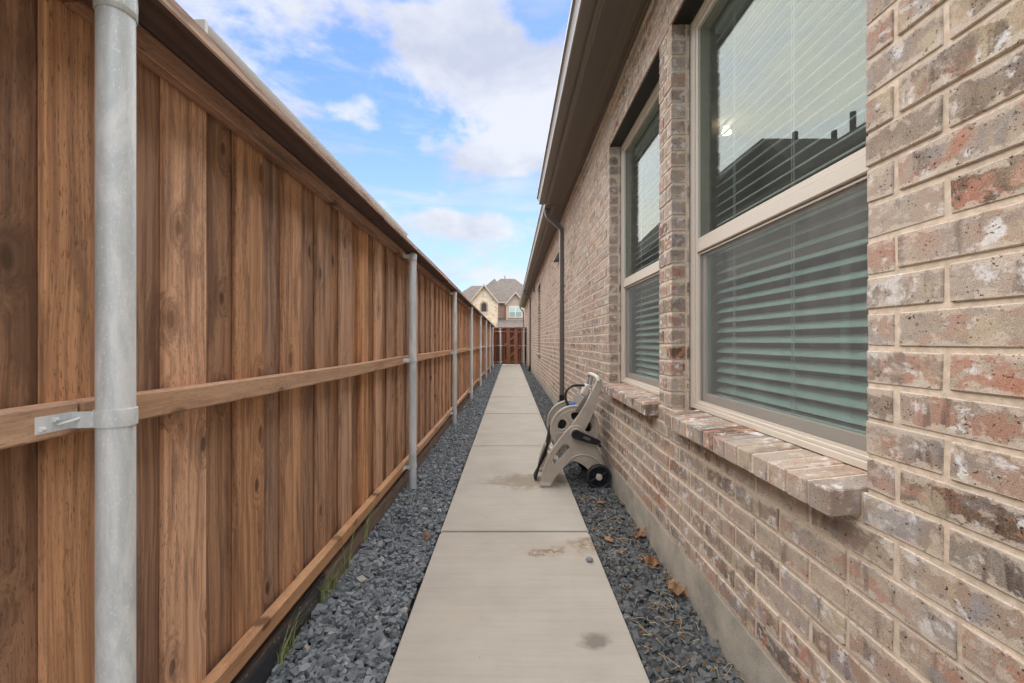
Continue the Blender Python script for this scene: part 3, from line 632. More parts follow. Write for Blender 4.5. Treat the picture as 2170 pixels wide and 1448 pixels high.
for i in range(len(posts)):
    a = posts[i]; b_ = min(a + BAY, Y_END)
    if a > Y_END: break
    d = dz((a + b_) / 2); gap = 0.0025
    def rail(name, z0, z1, mat, ya, yb, sag=0.0, x0=-0.868, x1=-0.828):
        mb = MB(); n = 9; v = []
        for k in range(n):
            t = k / (n - 1); yy = ya + (yb - ya) * t; s = -sag * 4 * t * (1 - t)
            v += [(x0, yy, z0 + s), (x1, yy, z0 + s), (x1, yy, z1 + s), (x0, yy, z1 + s)]
        mb.v = v
        for k in range(n - 1):
            for q in range(4):
                q2 = (q + 1) % 4; mb.f.append((4*k + q, 4*k + q2, 4*k + 4 + q2, 4*k + 4 + q))
        mb.f += [(3, 2, 1, 0), tuple(4*(n-1) + q for q in range(4))]
        return obj(name, mb, mat, fence, bevel=0.004, smooth=35)
    off = random.uniform(-0.012, 0.012)
    rail('top_rail', 1.812 + d, 1.8705 + d, m_toprail, a + gap - 0.018, b_ - gap - 0.018)
    rail('middle_rail', 0.985 + d, 1.046 + d, m_rail, a + gap - 0.018, b_ - gap - 0.018, random.uniform(-0.004, 0.012))
    rail('bottom_rail', 0.150 + d, 0.209 + d, m_rail, a + gap - 0.018, b_ - gap - 0.018, random.uniform(0, 0.006))
    ca, cb = a - 0.9 + 0.0015, min(b_ - 0.9, Y_END) - 0.0015
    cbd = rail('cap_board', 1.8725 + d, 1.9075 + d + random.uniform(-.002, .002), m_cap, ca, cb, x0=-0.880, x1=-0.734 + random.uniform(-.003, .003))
    cbd.data.materials.append(m_capedge)          # the sawn edge and the top are weathered pale, the underside is darker
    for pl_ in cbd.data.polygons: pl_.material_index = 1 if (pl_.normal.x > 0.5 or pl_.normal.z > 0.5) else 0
    if i % 2 == 0 and i: # warped splinter of the cap grain standing up a little at the joint
        obj('cap_shim', MB().box(-0.82, -0.745, cb - 0.16, cb - 0.02, 1.909 + d, 1.917 + d), m_capedge, fence, bevel=0.003)

kb = [-1.7, 0.70, 1.93, 4.4, 6.84, 9.3, 11.7, 14.2, 16.6, 19.0, Y_END]
for i, (a, b_) in enumerate(zip(kb[:-1], kb[1:])):
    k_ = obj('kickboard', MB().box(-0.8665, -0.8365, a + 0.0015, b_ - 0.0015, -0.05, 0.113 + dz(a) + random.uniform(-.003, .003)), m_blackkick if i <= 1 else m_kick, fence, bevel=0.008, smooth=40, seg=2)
    if i == 1: k_['label'] = 'black stained kickboard flecked with pale specks'

# ------------------------------------------------------------------ the brick house
XW = 0.80
house = thing('brick_house', 'long single storey house of whitewashed mixed brick with brown eaves and tall windows', 'house', (2.4, 12, 0))
C0, CH, BH, BL, JT = 0.1835, 0.0801, 0.0694, 0.2445, 0.0107
WIN = [(0.9617, 2.124), (2.298, 3.460), (11.43, 12.36)]
Y0W, Y1W = -1.2, 24.35
SILL_K, HEAD_K = 8, 31               # courses SILL_K..HEAD_K stop at the openings
bricks = []                          # (yc, zc, length, depth, xfront)
def course(k, ya, yb, phase, jamb_a=False, jamb_b=False):
    cuts = [ya]; j = phase + math.ceil((ya - phase) / 0.254) * 0.254
    while j < yb:
        if j - ya > 0.045 and yb - j > 0.045: cuts.append(j)
        j += 0.254
    cuts.append(yb)
    for a, b_ in zip(cuts[:-1], cuts[1:]):
        g0 = 0.0 if a == ya else JT/2; g1 = 0.0 if b_ == yb else JT/2
        bricks.append([a + g0 + random.uniform(0, .0025), b_ - g1 - random.uniform(0, .0025), C0 + k*CH + JT/2 + random.uniform(-.0012, .0012), 0.070, XW + random.uniform(-.0022, .0022)])
for k in range(37):
    ph = 0.0 if k % 2 else 0.127
    if SILL_K <= k <= HEAD_K:
        course(k, Y0W, WIN[0][0], 0.785 if k % 2 else 0.887)
        ja, jb = WIN[0][1], WIN[1][0]
        sp = ja + (0.066 if k % 2 else 0.108)
        bricks.append([ja, sp - 0.006, C0 + k*CH + JT/2, 0.070, XW + random.uniform(-.002, .002)]); bricks.append([sp + 0.006, jb, C0 + k*CH + JT/2, 0.070, XW + random.uniform(-.002, .002)])
        course(k, WIN[1][1], WIN[2][0], ph); course(k, WIN[2][1], Y1W, ph)
    elif k == SILL_K - 1:
        course(k, Y0W, WIN[0][0] + 0.010, 0.785); course(k, 2.052, 2.298 + 0.012, 2.20); course(k, 3.39, WIN[2][0] + 0.01, ph); course(k, WIN[2][1] - 0.07, Y1W, ph)
    else: course(k, Y0W, Y1W, ph)
# which bricks fill most of the photograph
def shows(b_):
    y0_, y1_, z0, dep, x = b_
    ya, yb = max(y0_, 0.66), y1_
    if yb - ya < 0.02: return 0
    xa, xb = 1082 + FPX*x/yb, 1082 + FPX*x/ya
    yc = (ya + yb) / 2; h = FPX * BH / yc; ypx = 724 - FPX*(z0 + 0.035 - CAM_H)/yc
    if ypx < -h or ypx > 1448 + h or xa > 2170: return 0
    return (min(xb, 2170) - xa) * h
order = sorted(range(len(bricks)), key=lambda i: -shows(bricks[i])); top = set(order[:236])
def brick_box(x0, x1, y0_, y1_, z0, z1):
    mb = MB().box(x0, x1, y0_, y1_, z0, z1)
    v = [(p[0], p[1] + random.uniform(-.0022, .0022), p[2] + random.uniform(-.0022, .0022)) for p in mb.v]
    return v, mb.f
sv_, sf_ = [], []
def brick_part(name, x0, x1, y0_, y1_, z0, z1, bev=0.0022):
    v, f = brick_box(x0, x1, y0_, y1_, z0, z1); o0 = np.array(v).mean(0)
    me = mesh_from(name, [tuple(np.array(p) - o0) for p in v], f, bevel=bev); me.materials.append(m_brick)
    return link(bpy.data.objects.new(name, me), house, tuple(o0))
for i, (a, b_, z0, dep, x) in enumerate(bricks):
    if i in top: brick_part('brick', x, x + dep, a, b_, z0, z0 + BH)
    else:
        v, f = brick_box(x, x + dep, a, b_, z0, z0 + BH); n = len(sv_); sv_ += v; sf_ += [tuple(q + n for q in t) for t in f]
# bricks behind, seen in the returns of the openings
for wi, yj in ((0, WIN[0][1]), (1, WIN[1][1]), (2, WIN[2][1])):
    for k in range(SILL_K, HEAD_K + 1):
        z0 = C0 + k*CH + JT/2; x0 = XW + 0.0795; x1 = XW + 0.094
        if wi < 2:
            if k % 2: brick_part('return_brick', x0, x1, yj + 0.001, yj + 0.1, z0, z0 + BH)
        else:
            v, f = brick_box(x0, x1, yj, yj + 0.1, z0, z0 + BH); n = len(sv_); sv_ += v; sf_ += [tuple(q + n for q in t) for t in f]
mb = MB(); mb.v = sv_; mb.f = sf_
o = obj('brickwork', mb, m_brick, house, bevel=0.0028); tag(o, kind='stuff')
# mortar bed
mb = MB(); XM, XB = XW + 0.0042, XW + 0.092
zs, zh, zt = C0 + SILL_K*CH, C0 + (HEAD_K + 1)*CH, C0 + 37*CH - 0.004
mb.box(XM, XB, Y0W, Y1W, C0 - 0.006, zs - 0.0815)
segs = [(Y0W, WIN[0][0] - 0.003), (WIN[0][1] + 0.003, WIN[1][0] - 0.003), (WIN[1][1] + 0.003, WIN[2][0] - 0.003), (WIN[2][1] + 0.003, Y1W)]
for a, b_ in segs: mb.box(XM, XB, a, b_, zs - 0.0811, zh - 0.003)
for a, b_ in WIN: mb.box(XM + 0.004, XB, a, b_, zs - 0.0811, zs - 0.012)
mb.box(XM, XB, Y0W, Y1W, zh + 0.004, zt)
obj('mortar', mb, m_mortar, house)
obj('foundation', MB().box(XW + 0.004, 5, Y0W, Y1W, -0.3, C0 - 0.007), m_found, house, bevel=0.006)
# end walls and inside
obj('back_wall', MB().box(5.0, 5.2, Y0W, Y1W, -0.3, 3.1), m_fbrick, house)
obj('end_wall', MB().box(XB + 0.002, 4.998, Y1W - 0.15, Y1W - 0.002, C0, 3.1), m_fbrick, house)
obj('end_wall', MB().box(XB + 0.002, 4.998, Y0W + 0.002, Y0W + 0.15, C0, 3.1), m_fbrick, house)
obj('room_floor', MB().box(XB + 0.06, 4.99, Y0W + 0.16, Y1W - 0.16, C0, 0.22), m_roomdark, house)
obj('room_ceiling', MB().box(XB + 0.002, 4.99, Y0W + 0.16, Y1W - 0.16, 2.80, 2.85), m_room, house)
obj('room_partition', MB().box(4.2, 4.25, Y0W + 0.16, Y1W - 0.16, 0.222, 2.798), m_room, house)
obj('room_partition', MB().box(1.06, 4.19, 6.0, 6.05, 0.222, 2.798), m_room, house)
mb = MB()
for a, b_ in segs: mb.box(XB + 0.004, XB + 0.11, a, b_, 0.224, 2.797)
for a, b_ in WIN: mb.box(XB + 0.05, XB + 0.11, a - 0.002, b_ + 0.002, 0.224, 0.86); mb.box(XB + 0.05, XB + 0.11, a - 0.002, b_ + 0.002, 2.70, 2.796)
obj('inner_wall', mb, m_room, house)
# sills of rowlock bricks
for (a, b_) in ((0.977, 2.048), (2.315, 3.385), (11.45, 12.30)):
    n = round((b_ - a) / 0.0823); pt = (b_ - a) / n
    for i in range(n):
        y0_, y1_ = a + i*pt + 0.005, a + (i+1)*pt - 0.005
        jx = random.uniform(-.003, .003); jz = random.uniform(-.0015, .0015)
        mb = MB().prism([(0.737 + jx, y0_, 0.754 + jz), (0.737 + jx, y0_, 0.8165 + jz), (0.898, y0_, 0.8335 + jz), (0.898, y0_, 0.768)], (0, y1_ - y0_, 0))
        obj('sill_brick', mb, m_sillbrick, house, bevel=0.003)
    mb = MB().prism([(0.741, a + 0.009, 0.7575), (0.741, a + 0.009, 0.8140), (0.895, a + 0.009, 0.8305), (0.895, a + 0.009, 0.7575)], (0, b_ - a - 0.018, 0))
    obj('sill_mortar', mb, m_mortar, house)
# lintels and weep vents
for a, b_ in WIN:
    l = obj('lintel', MB().box(XW + 0.006, XW + 0.0925, a - 0.0, b_ + 0.0, zh - 0.0085, zh - 0.0005), m_black, house)
    obj('lintel_edge', MB().box(XW - 0.003, XW + 0.0058, a + 0.004, b_ - 0.004, zh - 0.010, zh + 0.001), m_rust, l)
for yv in [0.80 + 0.2555*i for i in range(11)]:
    obj('weep_vent', MB().box(XW - 0.007, XW + 0.004, yv - 0.019, yv + 0.019, 2.900, 2.9125), m_mortar, house, bevel=0.002)
# windows
def window(a, b_, screened=True):
    z0, z1 = 0.834, zh - 0.009
    xf = 0.895
    fr = MB()
    def ring(x0, x1, ya, yb, za, zb, w, wb=None, wt=None):
        wb = w if wb is None else wb; wt = w if wt is None else wt
        fr.box(x0, x1, ya, ya + w, za, zb); fr.box(x0, x1, yb - w, yb, za, zb)
        fr.box(x0, x1, ya + w, yb - w, za, za + wb); fr.box(x0, x1, ya + w, yb - w, zb - wt, zb)
    ring(xf, xf + 0.07, a + 0.001, b_ - 0.001, z0, z1, 0.042, 0.022, 0.045)
    ring(xf + 0.008, xf + 0.068, a + 0.043, b_ - 0.043, z0 + 0.0222, z1 - 0.0455, 0.020, 0.012, 0.022)
    w = obj('window', fr, m_almond, house, bevel=0.002)
    ya, yb = a + 0.063, b_ - 0.063
    obj('meeting_rail', MB().box(xf + 0.003, xf + 0.055, ya + 0.0005, yb - 0.0005, 1.588, 1.632).box(xf + 0.010, xf + 0.055, ya + 0.0005, yb - 0.0005, 1.6325, 1.658), m_almond, w, bevel=0.003)
    obj('pane', MB().box(xf + 0.022, xf + 0.026, ya + 0.0005, yb - 0.0005, 1.6585, z1 - 0.068), m_glass, w).data.materials[0] = m_glass
    s = MB(); sa, sb, sz0, sz1 = ya + 0.001, yb - 0.001, z0 + 0.035, 1.587
    for q in ((sa, sa + 0.034), (sb - 0.034, sb)): s.box(xf + 0.030, xf + 0.056, q[0], q[1], sz0, sz1)
    s.box(xf + 0.030, xf + 0.056, sa + 0.034, sb - 0.034, sz0, sz0 + 0.045); s.box(xf + 0.030, xf + 0.056, sa + 0.034, sb - 0.034, sz1 - 0.02, sz1)
    obj('sash', s, m_sash, w, bevel=0.002)
    obj('pane', MB().box(xf + 0.041, xf + 0.045, sa + 0.0345, sb - 0.0345, sz0 + 0.0455, sz1 - 0.0205), m_glass_low, w)
    if screened:
        obj('screen', MB().poly([(xf + 0.018, ya + 0.006, z0 + 0.040), (xf + 0.018, yb - 0.006, z0 + 0.040), (xf + 0.018, yb - 0.006, 1.579), (xf + 0.018, ya + 0.006, 1.579)]), m_screen, w)
        s = MB(); x0, x1 = xf + 0.013, xf + 0.021
        za, zb = z0 + 0.0345, 1.583
        for q in ((ya + 0.001, ya + 0.008), (yb - 0.008, yb - 0.001)): s.box(x0, x1, q[0], q[1], za, zb)
        s.box(x0, x1, ya + 0.008, yb - 0.008, za, za + 0.008); s.box(x0, x1, ya + 0.008, yb - 0.008, zb - 0.006, zb)
        obj('screen_frame', s, m_almond, w)
    return w
for i, (a, b_) in enumerate(WIN): window(a, b_, True)
# eaves, soffit, gutter, roof
ZS, YS = 3.106, 6.10
def eave(ya, yb, xo, xg0, seams):
    edges = [ya] + [s for s in seams if ya < s < yb] + [yb]
    for p, q in zip(edges[:-1], edges[1:]):
        obj('soffit_panel', MB().box(xo + 0.018, XW - 0.058, p + 0.0012, q - 0.0012, ZS + 0.006, ZS + 0.012), m_soffit, house)
    obj('soffit_trim', MB().box(xo, xo + 0.022, ya, yb, ZS + 0.001, ZS + 0.016), m_trim, house, bevel=0.003)
    obj('frieze_board', MB().box(XW - 0.022, XW + 0.02, ya, yb, ZS - 0.012, ZS + 0.020).box(XW - 0.060, XW - 0.0225, ya, yb, ZS - 0.002, ZS + 0.020), m_soffit, house, bevel=0.004)
    obj('fascia', MB().box(xo - 0.016, xo - 0.001, ya, yb, ZS + 0.002, ZS + 0.20), m_trim, house)
    x1 = xo - 0.017; d = 0.130
    prof = [(x1, 0.045), (x1 - 0.082, 0.045), (x1 - 0.090, 0.052), (x1 - 0.094, 0.085), (x1 - 0.108, 0.118), (x1 - 0.124, 0.132), (x1 - 0.124, 0.160), (x1 - 0.112, 0.163),
            (x1 - 0.112, 0.157), (x1 - 0.120, 0.150), (x1 - 0.117, 0.136), (x1 - 0.103, 0.120), (x1 - 0.089, 0.085), (x1 - 0.085, 0.054), (x1 - 0.080, 0.049), (x1 - 0.003, 0.049), (x1 - 0.003, 0.155), (x1, 0.155)]
    g = obj('gutter', MB().prism([(x, ya + 0.001, ZS + z) for x, z in prof], (0, yb - ya - 0.002 + xg0, 0)), m_trim, house, smooth=25)
    for yy in (ya + 0.002, yb - 0.006 + xg0):
        obj('gutter_end', MB().prism([(x, yy, ZS + z) for x, z in prof[:8]] + [(x1, yy, ZS + 0.155)], (0, 0.003, 0)), m_trim, g)
    return g
eave(Y0W, YS, 0.519, 0.10, [0.14, 3.80])
eave(YS + 0.012, Y1W + 0.25, 0.612, 0.10, [9.6, 13.2, 16.9, 20.5])
obj('soffit_return', MB().box(0.519, 0.612, YS + 0.001, YS + 0.010, ZS - 0.004, ZS + 0.16), m_trim, house)
mb = MB().prism([(0.50, Y0W, ZS + 0.175), (0.50, Y0W, ZS + 0.20), (3.2, Y0W, 4.95), (5.9, Y0W, ZS + 0.2), (5.9, Y0W, ZS + 0.175), (3.2, Y0W, 4.9)], (0, Y1W - Y0W + 0.3, 0))
obj('roof', mb, m_shingle, house)
# downspouts
def downspout(yc, xg, foot, xw=0.768, zg=ZS + 0.05, zel=2.845, ztop=None):
    hw, hd = 0.038, 0.028
    def sq(pts, r=1.0):
        mb = MB(); v = []
        for (x, z, dx, dz_) in pts: v += [(x - dx, yc - hw*r, z - dz_), (x + dx, yc - hw*r, z + dz_), (x + dx, yc + hw*r, z + dz_), (x - dx, yc + hw*r, z - dz_)]
        mb.v = v
        for k in range(len(pts) - 1):
            for q in range(4): mb.f.append((4*k + q, 4*k + (q+1) % 4, 4*k + 4 + (q+1) % 4, 4*k + 4 + q))
        mb.f += [(3, 2, 1, 0), tuple(4*(len(pts)-1) + q for q in range(4))]; return mb
    d = obj('downspout', sq([(xw, zel - 0.03, hd, 0), (xw, foot, hd, 0)]), m_down, house, bevel=0.004, smooth=30)
    obj('elbow', sq([(xg, zg, hd, 0), (xg, zg - 0.07, hd, 0), (xg + 0.010, zg - 0.10, hd, 0.010), (xg + 0.03, zg - 0.125, hd*0.9, 0.018), (xw - 0.03, zel + 0.035, hd*0.9, 0.018), (xw - 0.008, zel + 0.01, hd, 0.010), (xw, zel - 0.032, hd*1.03, 0)], 1.03), m_down, d, bevel=0.003, smooth=30)
    obj('outlet', MB().box(xg - 0.034, xg + 0.034, yc - 0.045, yc + 0.045, zg - 0.012, zg + 0.0), m_down, d)
    for zz in (foot + 0.12,): obj('strap', MB().box(xw - hd - 0.002, xw + hd + 0.003, yc - hw - 0.002, yc + hw + 0.002, zz, zz + 0.004), m_down, d)
    return d
d1 = downspout(6.43, 0.545, 0.34)
mb = MB().box(0.732, 0.798, 6.43 - 0.046, 6.43 + 0.046, 0.255, 0.36)
pts = spline([(0.763, 6.42, 0.27), (0.755, 6.41, 0.215), (0.725, 6.40, 0.165), (0.700, 6.39, 0.10), (0.695, 6.385, -0.04)], 8)
mb.tube(pts, [0.050 + (0.006 if k % 2 else -0.003) for k in range(len(pts))], 16)
obj('drain_adapter', mb, m_blackpl, d1, smooth=30)
d2 = downspout(16.8, 0.545, 0.18, xw=0.768)
obj('drain_adapter', MB().box(0.715, 0.795, 16.75, 16.85, 0.10, 0.22).prism([(0.69, 16.74, -0.05), (0.79, 16.74, -0.05), (0.795, 16.74, 0.12), (0.712, 16.74, 0.12)], (0, 0.12, 0)), m_blackpl, d2, bevel=0.006)
d3 = downspout(24.45, 0.545, 0.1, xw=0.735)
# vent hoods on the wall
def vent(y, z, w=0.16, h=0.13):
    v = obj('vent_hood', MB().prism([(XW - 0.001, y - w/2, z + h/2), (XW - 0.02, y - w/2, z + h/2), (XW - 0.085, y - w/2, z - h/2), (XW - 0.001, y - w/2, z - h/2)], (0, w, 0)), m_down, house, bevel=0.003)
    obj('vent_opening', MB().box(XW - 0.078, XW - 0.006, y - w/2 + 0.006, y + w/2 - 0.006, z - h/2 - 0.004, z - h/2 - 0.0005), m_black, v)
vent(7.06, 2.56, 0.24, 0.13); vent(14.2, 2.93, 0.18, 0.20)
# ceiling lamp seen through the window
cl = thing('ceiling_lamp', 'small lit warm white lamp glowing behind the glass of the near window', 'lamp', (1.62, 3.20, 2.74))
obj('lamp_shade', MB().lathe([(0.0, 0.030), (0.018, 0.030), (0.034, -0.02), (0.030, -0.02), (0.0, 0.012)], (1.62, 3.20, 2.74), 'Z', 20), m_lamp, cl, smooth=40)
obj('lamp_stem', MB().lathe([(0.006, 0.0), (0.006, 0.06)], (1.62, 3.20, 2.74), 'Z', 8), m_white, cl)
# blinds
sl = MB(); n = 4
for k in range(n + 1):
    t = (k / n - 0.5) * 2; x = t * 0.025; z = 0.0035 * (1 - t*t)
    sl.v += [(x, -0.512, z), (x, 0.512, z), (x, 0.512, z + 0.0026), (x, -0.512, z + 0.0026)]
for k in range(n):
    for q in range(4): sl.f.append((4*k + q, 4*k + (q+1) % 4, 4*k + 4 + (q+1) % 4, 4*k + 4 + q))
sl.f += [(3, 2, 1, 0), tuple(4*n + q for q in range(4))]
slat_me = mesh_from('slat', sl.v, sl.f, smooth=40); slat_me.materials.append(m_blind)
for i, (a, b_) in enumerate(WIN[:2]):
    yc = (a + b_) / 2; xb = 1.012
    bl = thing('window_blind', ('white slatted blind hanging inside the large window nearest the camera', 'white slatted blind inside the narrow looking window beyond the brick pier')[i], 'blind', (xb, yc, 2.70), 'window blinds behind the glass')
    z = 0.935
    while z < 2.63:
        inst('slat', slat_me, (xb, yc, z), bl, (0, R(-32) + random.uniform(-.02, .02), 0)); z += 0.0465
    obj('head_rail', MB().box(xb - 0.028, xb + 0.028, yc - 0.515, yc + 0.515, 2.64, 2.69), m_blind, bl, bevel=0.003)
    obj('bottom_rail', MB().box(xb - 0.026, xb + 0.026, yc - 0.512, yc + 0.512, 0.893, 0.908), m_blind, bl, bevel=0.003)
    for q in (-0.40, -0.06, 0.33):
        obj('cord', MB().tube([(xb - 0.027, yc + q, 0.905), (xb - 0.027, yc + q, 2.645)], 0.0014, 6).tube([(xb - 0.027, yc + q + 0.012, 0.905), (xb - 0.027, yc + q + 0.012, 2.645)], 0.0010, 6), m_blind, bl)

# ------------------------------------------------------------------ the back fence and its gate
GY = 21.2
bf = thing('short_fence', 'red brown board fence across the end of the path with two steel posts', 'fence', (0, GY, 0))
def boards_across(parent, xa, xb, z0, z1, y):
    n = max(1, round((xb - xa) / 0.14)); w = (xb - xa) / n
    for i in range(n):
        obj('board', MB().box(xa + i*w + 0.001, xa + (i+1)*w - 0.001, y + (0.014 if i % 2 else 0), y + 0.016 + (0.014 if i % 2 else 0), z0, z1), m_gate, parent, bevel=0.002)
for xa, xb in ((-0.86, -0.455), (0.595, 0.795)):
    boards_across(bf, xa, xb, 0.04, 1.84, GY + 0.05)
    for z0, z1 in ((1.62, 1.70), (0.925, 0.99), (0.10, 0.17)): obj('rail', MB().box(xa, xb, GY + 0.01, GY + 0.048, z0, z1), m_gaterail, bf, bevel=0.003)
obj('rail', MB().box(-0.86, -0.455, GY + 0.01, GY + 0.048, 1.76, 1.83), m_gaterail, bf, bevel=0.003)
for px in (-0.51, 0.664):
    p = obj('post', MB().lathe([(0.0, -0.12), (0.0302, -0.12), (0.0302, 1.83), (0.02, 1.842), (0.0, 1.844)], (px, GY - 0.022, 0), 'Z', 20), m_galv, bf, smooth=40)
    for zb in (1.80, 1.66, 0.957, 0.14):
        obj('bracket', MB().lathe([(0.0306, -0.016), (0.0335, -0.016), (0.0335, 0.016), (0.0306, 0.016)], (px, GY - 0.022, zb), 'Z', 18).box(px - 0.10, px + 0.10, GY + 0.006, GY + 0.0095, zb - 0.014, zb + 0.014), m_galv, p)
obj('cap_board', MB().box(-0.86, 0.795, GY - 0.07, GY + 0.09, 1.85, 1.888), m_capedge, bf, bevel=0.004)
gate = thing('wooden_gate', 'red brown wooden gate with two wide upright boards and diagonal braces', 'gate', (0.07, GY, 0))
boards_across(gate, -0.445, 0.585, 0.035, 1.835, GY + 0.05)
for z0, z1 in ((1.76, 1.82), (1.615, 1.70), (0.920, 0.995), (0.115, 0.19)): obj('rail', MB().box(-0.44, 0.58, GY + 0.01, GY + 0.048, z0, z1), m_gaterail, gate, bevel=0.003)
for za, zb in ((0.98, 1.70), (0.17, 0.93)):
    d = Vector((0.50 - (-0.30), 0, zb - za)).normalized(); nrm = Vector((-d.z, 0, d.x)) * 0.036
    a_, b2 = Vector((-0.30, GY + 0.001, za)), Vector((0.50, GY + 0.001, zb))
    obj('brace', MB().prism([a_ - nrm, b2 - nrm, b2 + nrm, a_ + nrm], (0, 0.0085, 0)), m_gaterail, gate, bevel=0.003)
for xa, xb in ((-0.205, -0.035), (0.182, 0.357)): obj('stile', MB().box(xa, xb, GY - 0.030, GY - 0.002, 0.03, 1.835), m_stile, gate, bevel=0.003)
obj('edge_board', MB().box(0.515, 0.575, GY - 0.010, GY + 0.0085, 0.03, 1.835), m_stile, gate, bevel=0.003)

# ------------------------------------------------------------------ the house beyond the gate
far = thing('two_storey_house', 'large two storey house beyond the gate with a cream stone gable and arched window', 'house', (-1, 62, 0))
def gable(xc, half, zev, zpk, yf, yb, mat, zb=0.0, ov=0.17):
    wall = MB().prism([(xc - half, yf, zb), (xc + half, yf, zb), (xc + half, yf, zev), (xc, yf, zpk - 0.12), (xc - half, yf, zev)], (0, yb - yf, 0))
    w = obj('wall', wall, mat, far)
    s = (zpk - zev) / (half + ov)
    for sg in (-1, 1):
        a, b2 = (xc, zpk), (xc + sg * (half + ov), zev)
        obj('roof_slope', MB().prism([(a[0], yf - 0.34, a[1]), (b2[0], yf - 0.34, b2[1]), (b2[0], yf - 0.34, b2[1] + 0.05), (a[0], yf - 0.34, a[1] + 0.05)], (0, yb - yf + 0.34, 0)), m_shingle, far)
        obj('rake_board', MB().prism([(a[0], yf - 0.37, a[1] + 0.03), (b2[0], yf - 0.37, b2[1] + 0.03), (b2[0], yf - 0.37, b2[1] - 0.20), (a[0], yf - 0.37, a[1] - 0.23)], (0, 0.04, 0)), m_ftrim, far)
    return w
gable(-3.60, 1.80, 6.50, 8.92, 58, 66, m_stone)
gable(0.69, 1.30, 6.30, 8.03, 59, 66, m_fbrick, 3.0)
obj('wall', MB().box(-1.85, -0.55, 60, 60.3, 3.0, 6.60), m_fbrick2, far)
obj('wall', MB().box(-8.8, 4.4, 60.4, 71.8, 0, 6.5), m_fbrick, far)
obj('fascia', MB().box(-1.75, -0.62, 59.55, 59.65, 6.52, 6.70), m_ftrim, far)
def hip(x0, x1, y0_, y1_, z0, ra, rb, zr):
    yr = (y0_ + y1_) / 2; v = [(x0, y0_, z0), (x1, y0_, z0), (x1, y1_, z0), (x0, y1_, z0), (ra, yr, zr), (rb, yr, zr)]
    mb = MB(); mb.v = v; mb.f = [(0, 1, 5, 4), (1, 2, 5), (2, 3, 4, 5), (3, 0, 4), (0, 3, 2, 1)]; obj('roof', mb, m_shingle, far)
hip(-5.6, 5.0, 59.6, 72.4, 6.62, -1.55, 0.62, 10.87); hip(-9.6, -1.0, 60.4, 71.6, 6.45, -6.0, -3.4, 9.78)
hip(-6.8, 0.6, 61.0, 71.0, 6.5, -2.50, -2.46, 10.88)
obj('roof_pipe', MB().lathe([(0.0, 0), (0.06, 0), (0.06, 0.55), (0.09, 0.55), (0.09, 0.62), (0.0, 0.62)], (-0.88, 66.1, 10.7), 'Z', 12), m_dkglass, far)
mb = MB().prism([(-1.75, 59.9, 4.42), (-1.75, 55.4, 2.95), (-1.75, 55.4, 2.85), (-1.75, 59.9, 4.32)], (5.6, 0, 0)); obj('porch_roof', mb, m_shingle, far)
obj('wall', MB().box(-1.6, 3.6, 55.8, 59.0, 0, 2.9), m_fbrick, far)
# arched window in the stone gable
ax, az0, r_ = -3.62, 5.22, 0.35
arch = [(ax - r_, az0), (ax + r_, az0)] + [(ax + r_ * math.cos(t), az0 + 0.86 + r_ * math.sin(t)) for t in [math.pi * i / 10 for i in range(11)]]
w = obj('window', MB().prism([(x, 57.965, z) for x, z in arch], (0, 0.03, 0)), m_dkglass, far)
R2 = r_ + 0.22
so = [(ax - R2, az0 - 0.1), (ax + R2, az0 - 0.1)] + [(ax + R2 * math.cos(t), az0 + 0.86 + R2 * math.sin(t)) for t in [math.pi * i / 10 for i in range(11)]]
obj('window_surround', MB().prism([(x, 57.975, z) for x, z in so], (0, 0.022, 0)), m_fbrick2, w)
obj('sill', MB().box(ax - R2, ax + R2, 57.93, 57.995, az0 - 0.12, az0 - 0.03).box(ax - R2 + 0.1, ax + R2 - 0.1, 57.96, 57.996, az0 - 0.36, az0 - 0.125), m_ftrim, w)
w = obj('window', MB().box(-0.24, 1.60, 58.94, 58.997, 4.50, 6.02), m_white, far)
for xa in (-0.17, 0.72):
    obj('pane', MB().box(xa, xa + 0.80, 58.925, 58.938, 5.28, 5.93), m_ltglass, w); obj('pane', MB().box(xa, xa + 0.80, 58.930, 58.939, 4.57, 5.24), m_ltglass2, w)
obj('sill', MB().box(-0.4, 1.76, 58.90, 58.998, 4.36, 4.49), m_fbrick2, w)
obj('downspout', MB().tube([(-1.70, 57.75, 6.4), (-1.74, 57.85, 6.0), (-1.76, 57.9, 2.9)], 0.05, 8), m_ftrim, far)

# ------------------------------------------------------------------ the neighbours behind the wooden fence
nb = thing('neighbour_house', 'neighbouring house whose beige gutter shows just above the fence cap', 'house', (-5, 6, 0))
gx, gz = -2.30, CAM_H + 2.41
obj('wall', MB().box(-8.5, -2.75, 3.35, 9.3, -0.2, gz - 0.12), m_fbrick, nb)
obj('gutter', MB().prism([(gx, 3.24, gz), (gx - 0.01, 3.24, gz - 0.05), (gx - 0.05, 3.24, gz - 0.12), (gx - 0.13, 3.24, gz - 0.12), (gx - 0.13, 3.24, gz)], (0, 6.30, 0)), m_gutter2, nb, smooth=30)
obj('gutter_end', MB().box(gx - 0.15, gx + 0.006, 3.20, 3.238, gz - 0.13, gz + 0.012), m_gutter2, nb, bevel=0.004)
obj('fascia', MB().box(gx - 0.16, gx - 0.135, 3.25, 9.54, gz - 0.14, gz + 0.02), m_gutter2, nb)
obj('soffit', MB().box(gx - 0.46, gx - 0.165, 3.25, 9.54, gz - 0.14, gz - 0.12), m_gutter2, nb)
mb = MB(); e0, e1 = 3.25, 9.52
mb.v = [(gx - 0.09, e0, gz + 0.012), (gx - 0.09, e1, gz + 0.012), (-8.9, e1, gz + 0.012), (-8.9, e0, gz + 0.012), (-5.6, 5.2, gz + 1.45), (-5.6, 7.6, gz + 1.45)]
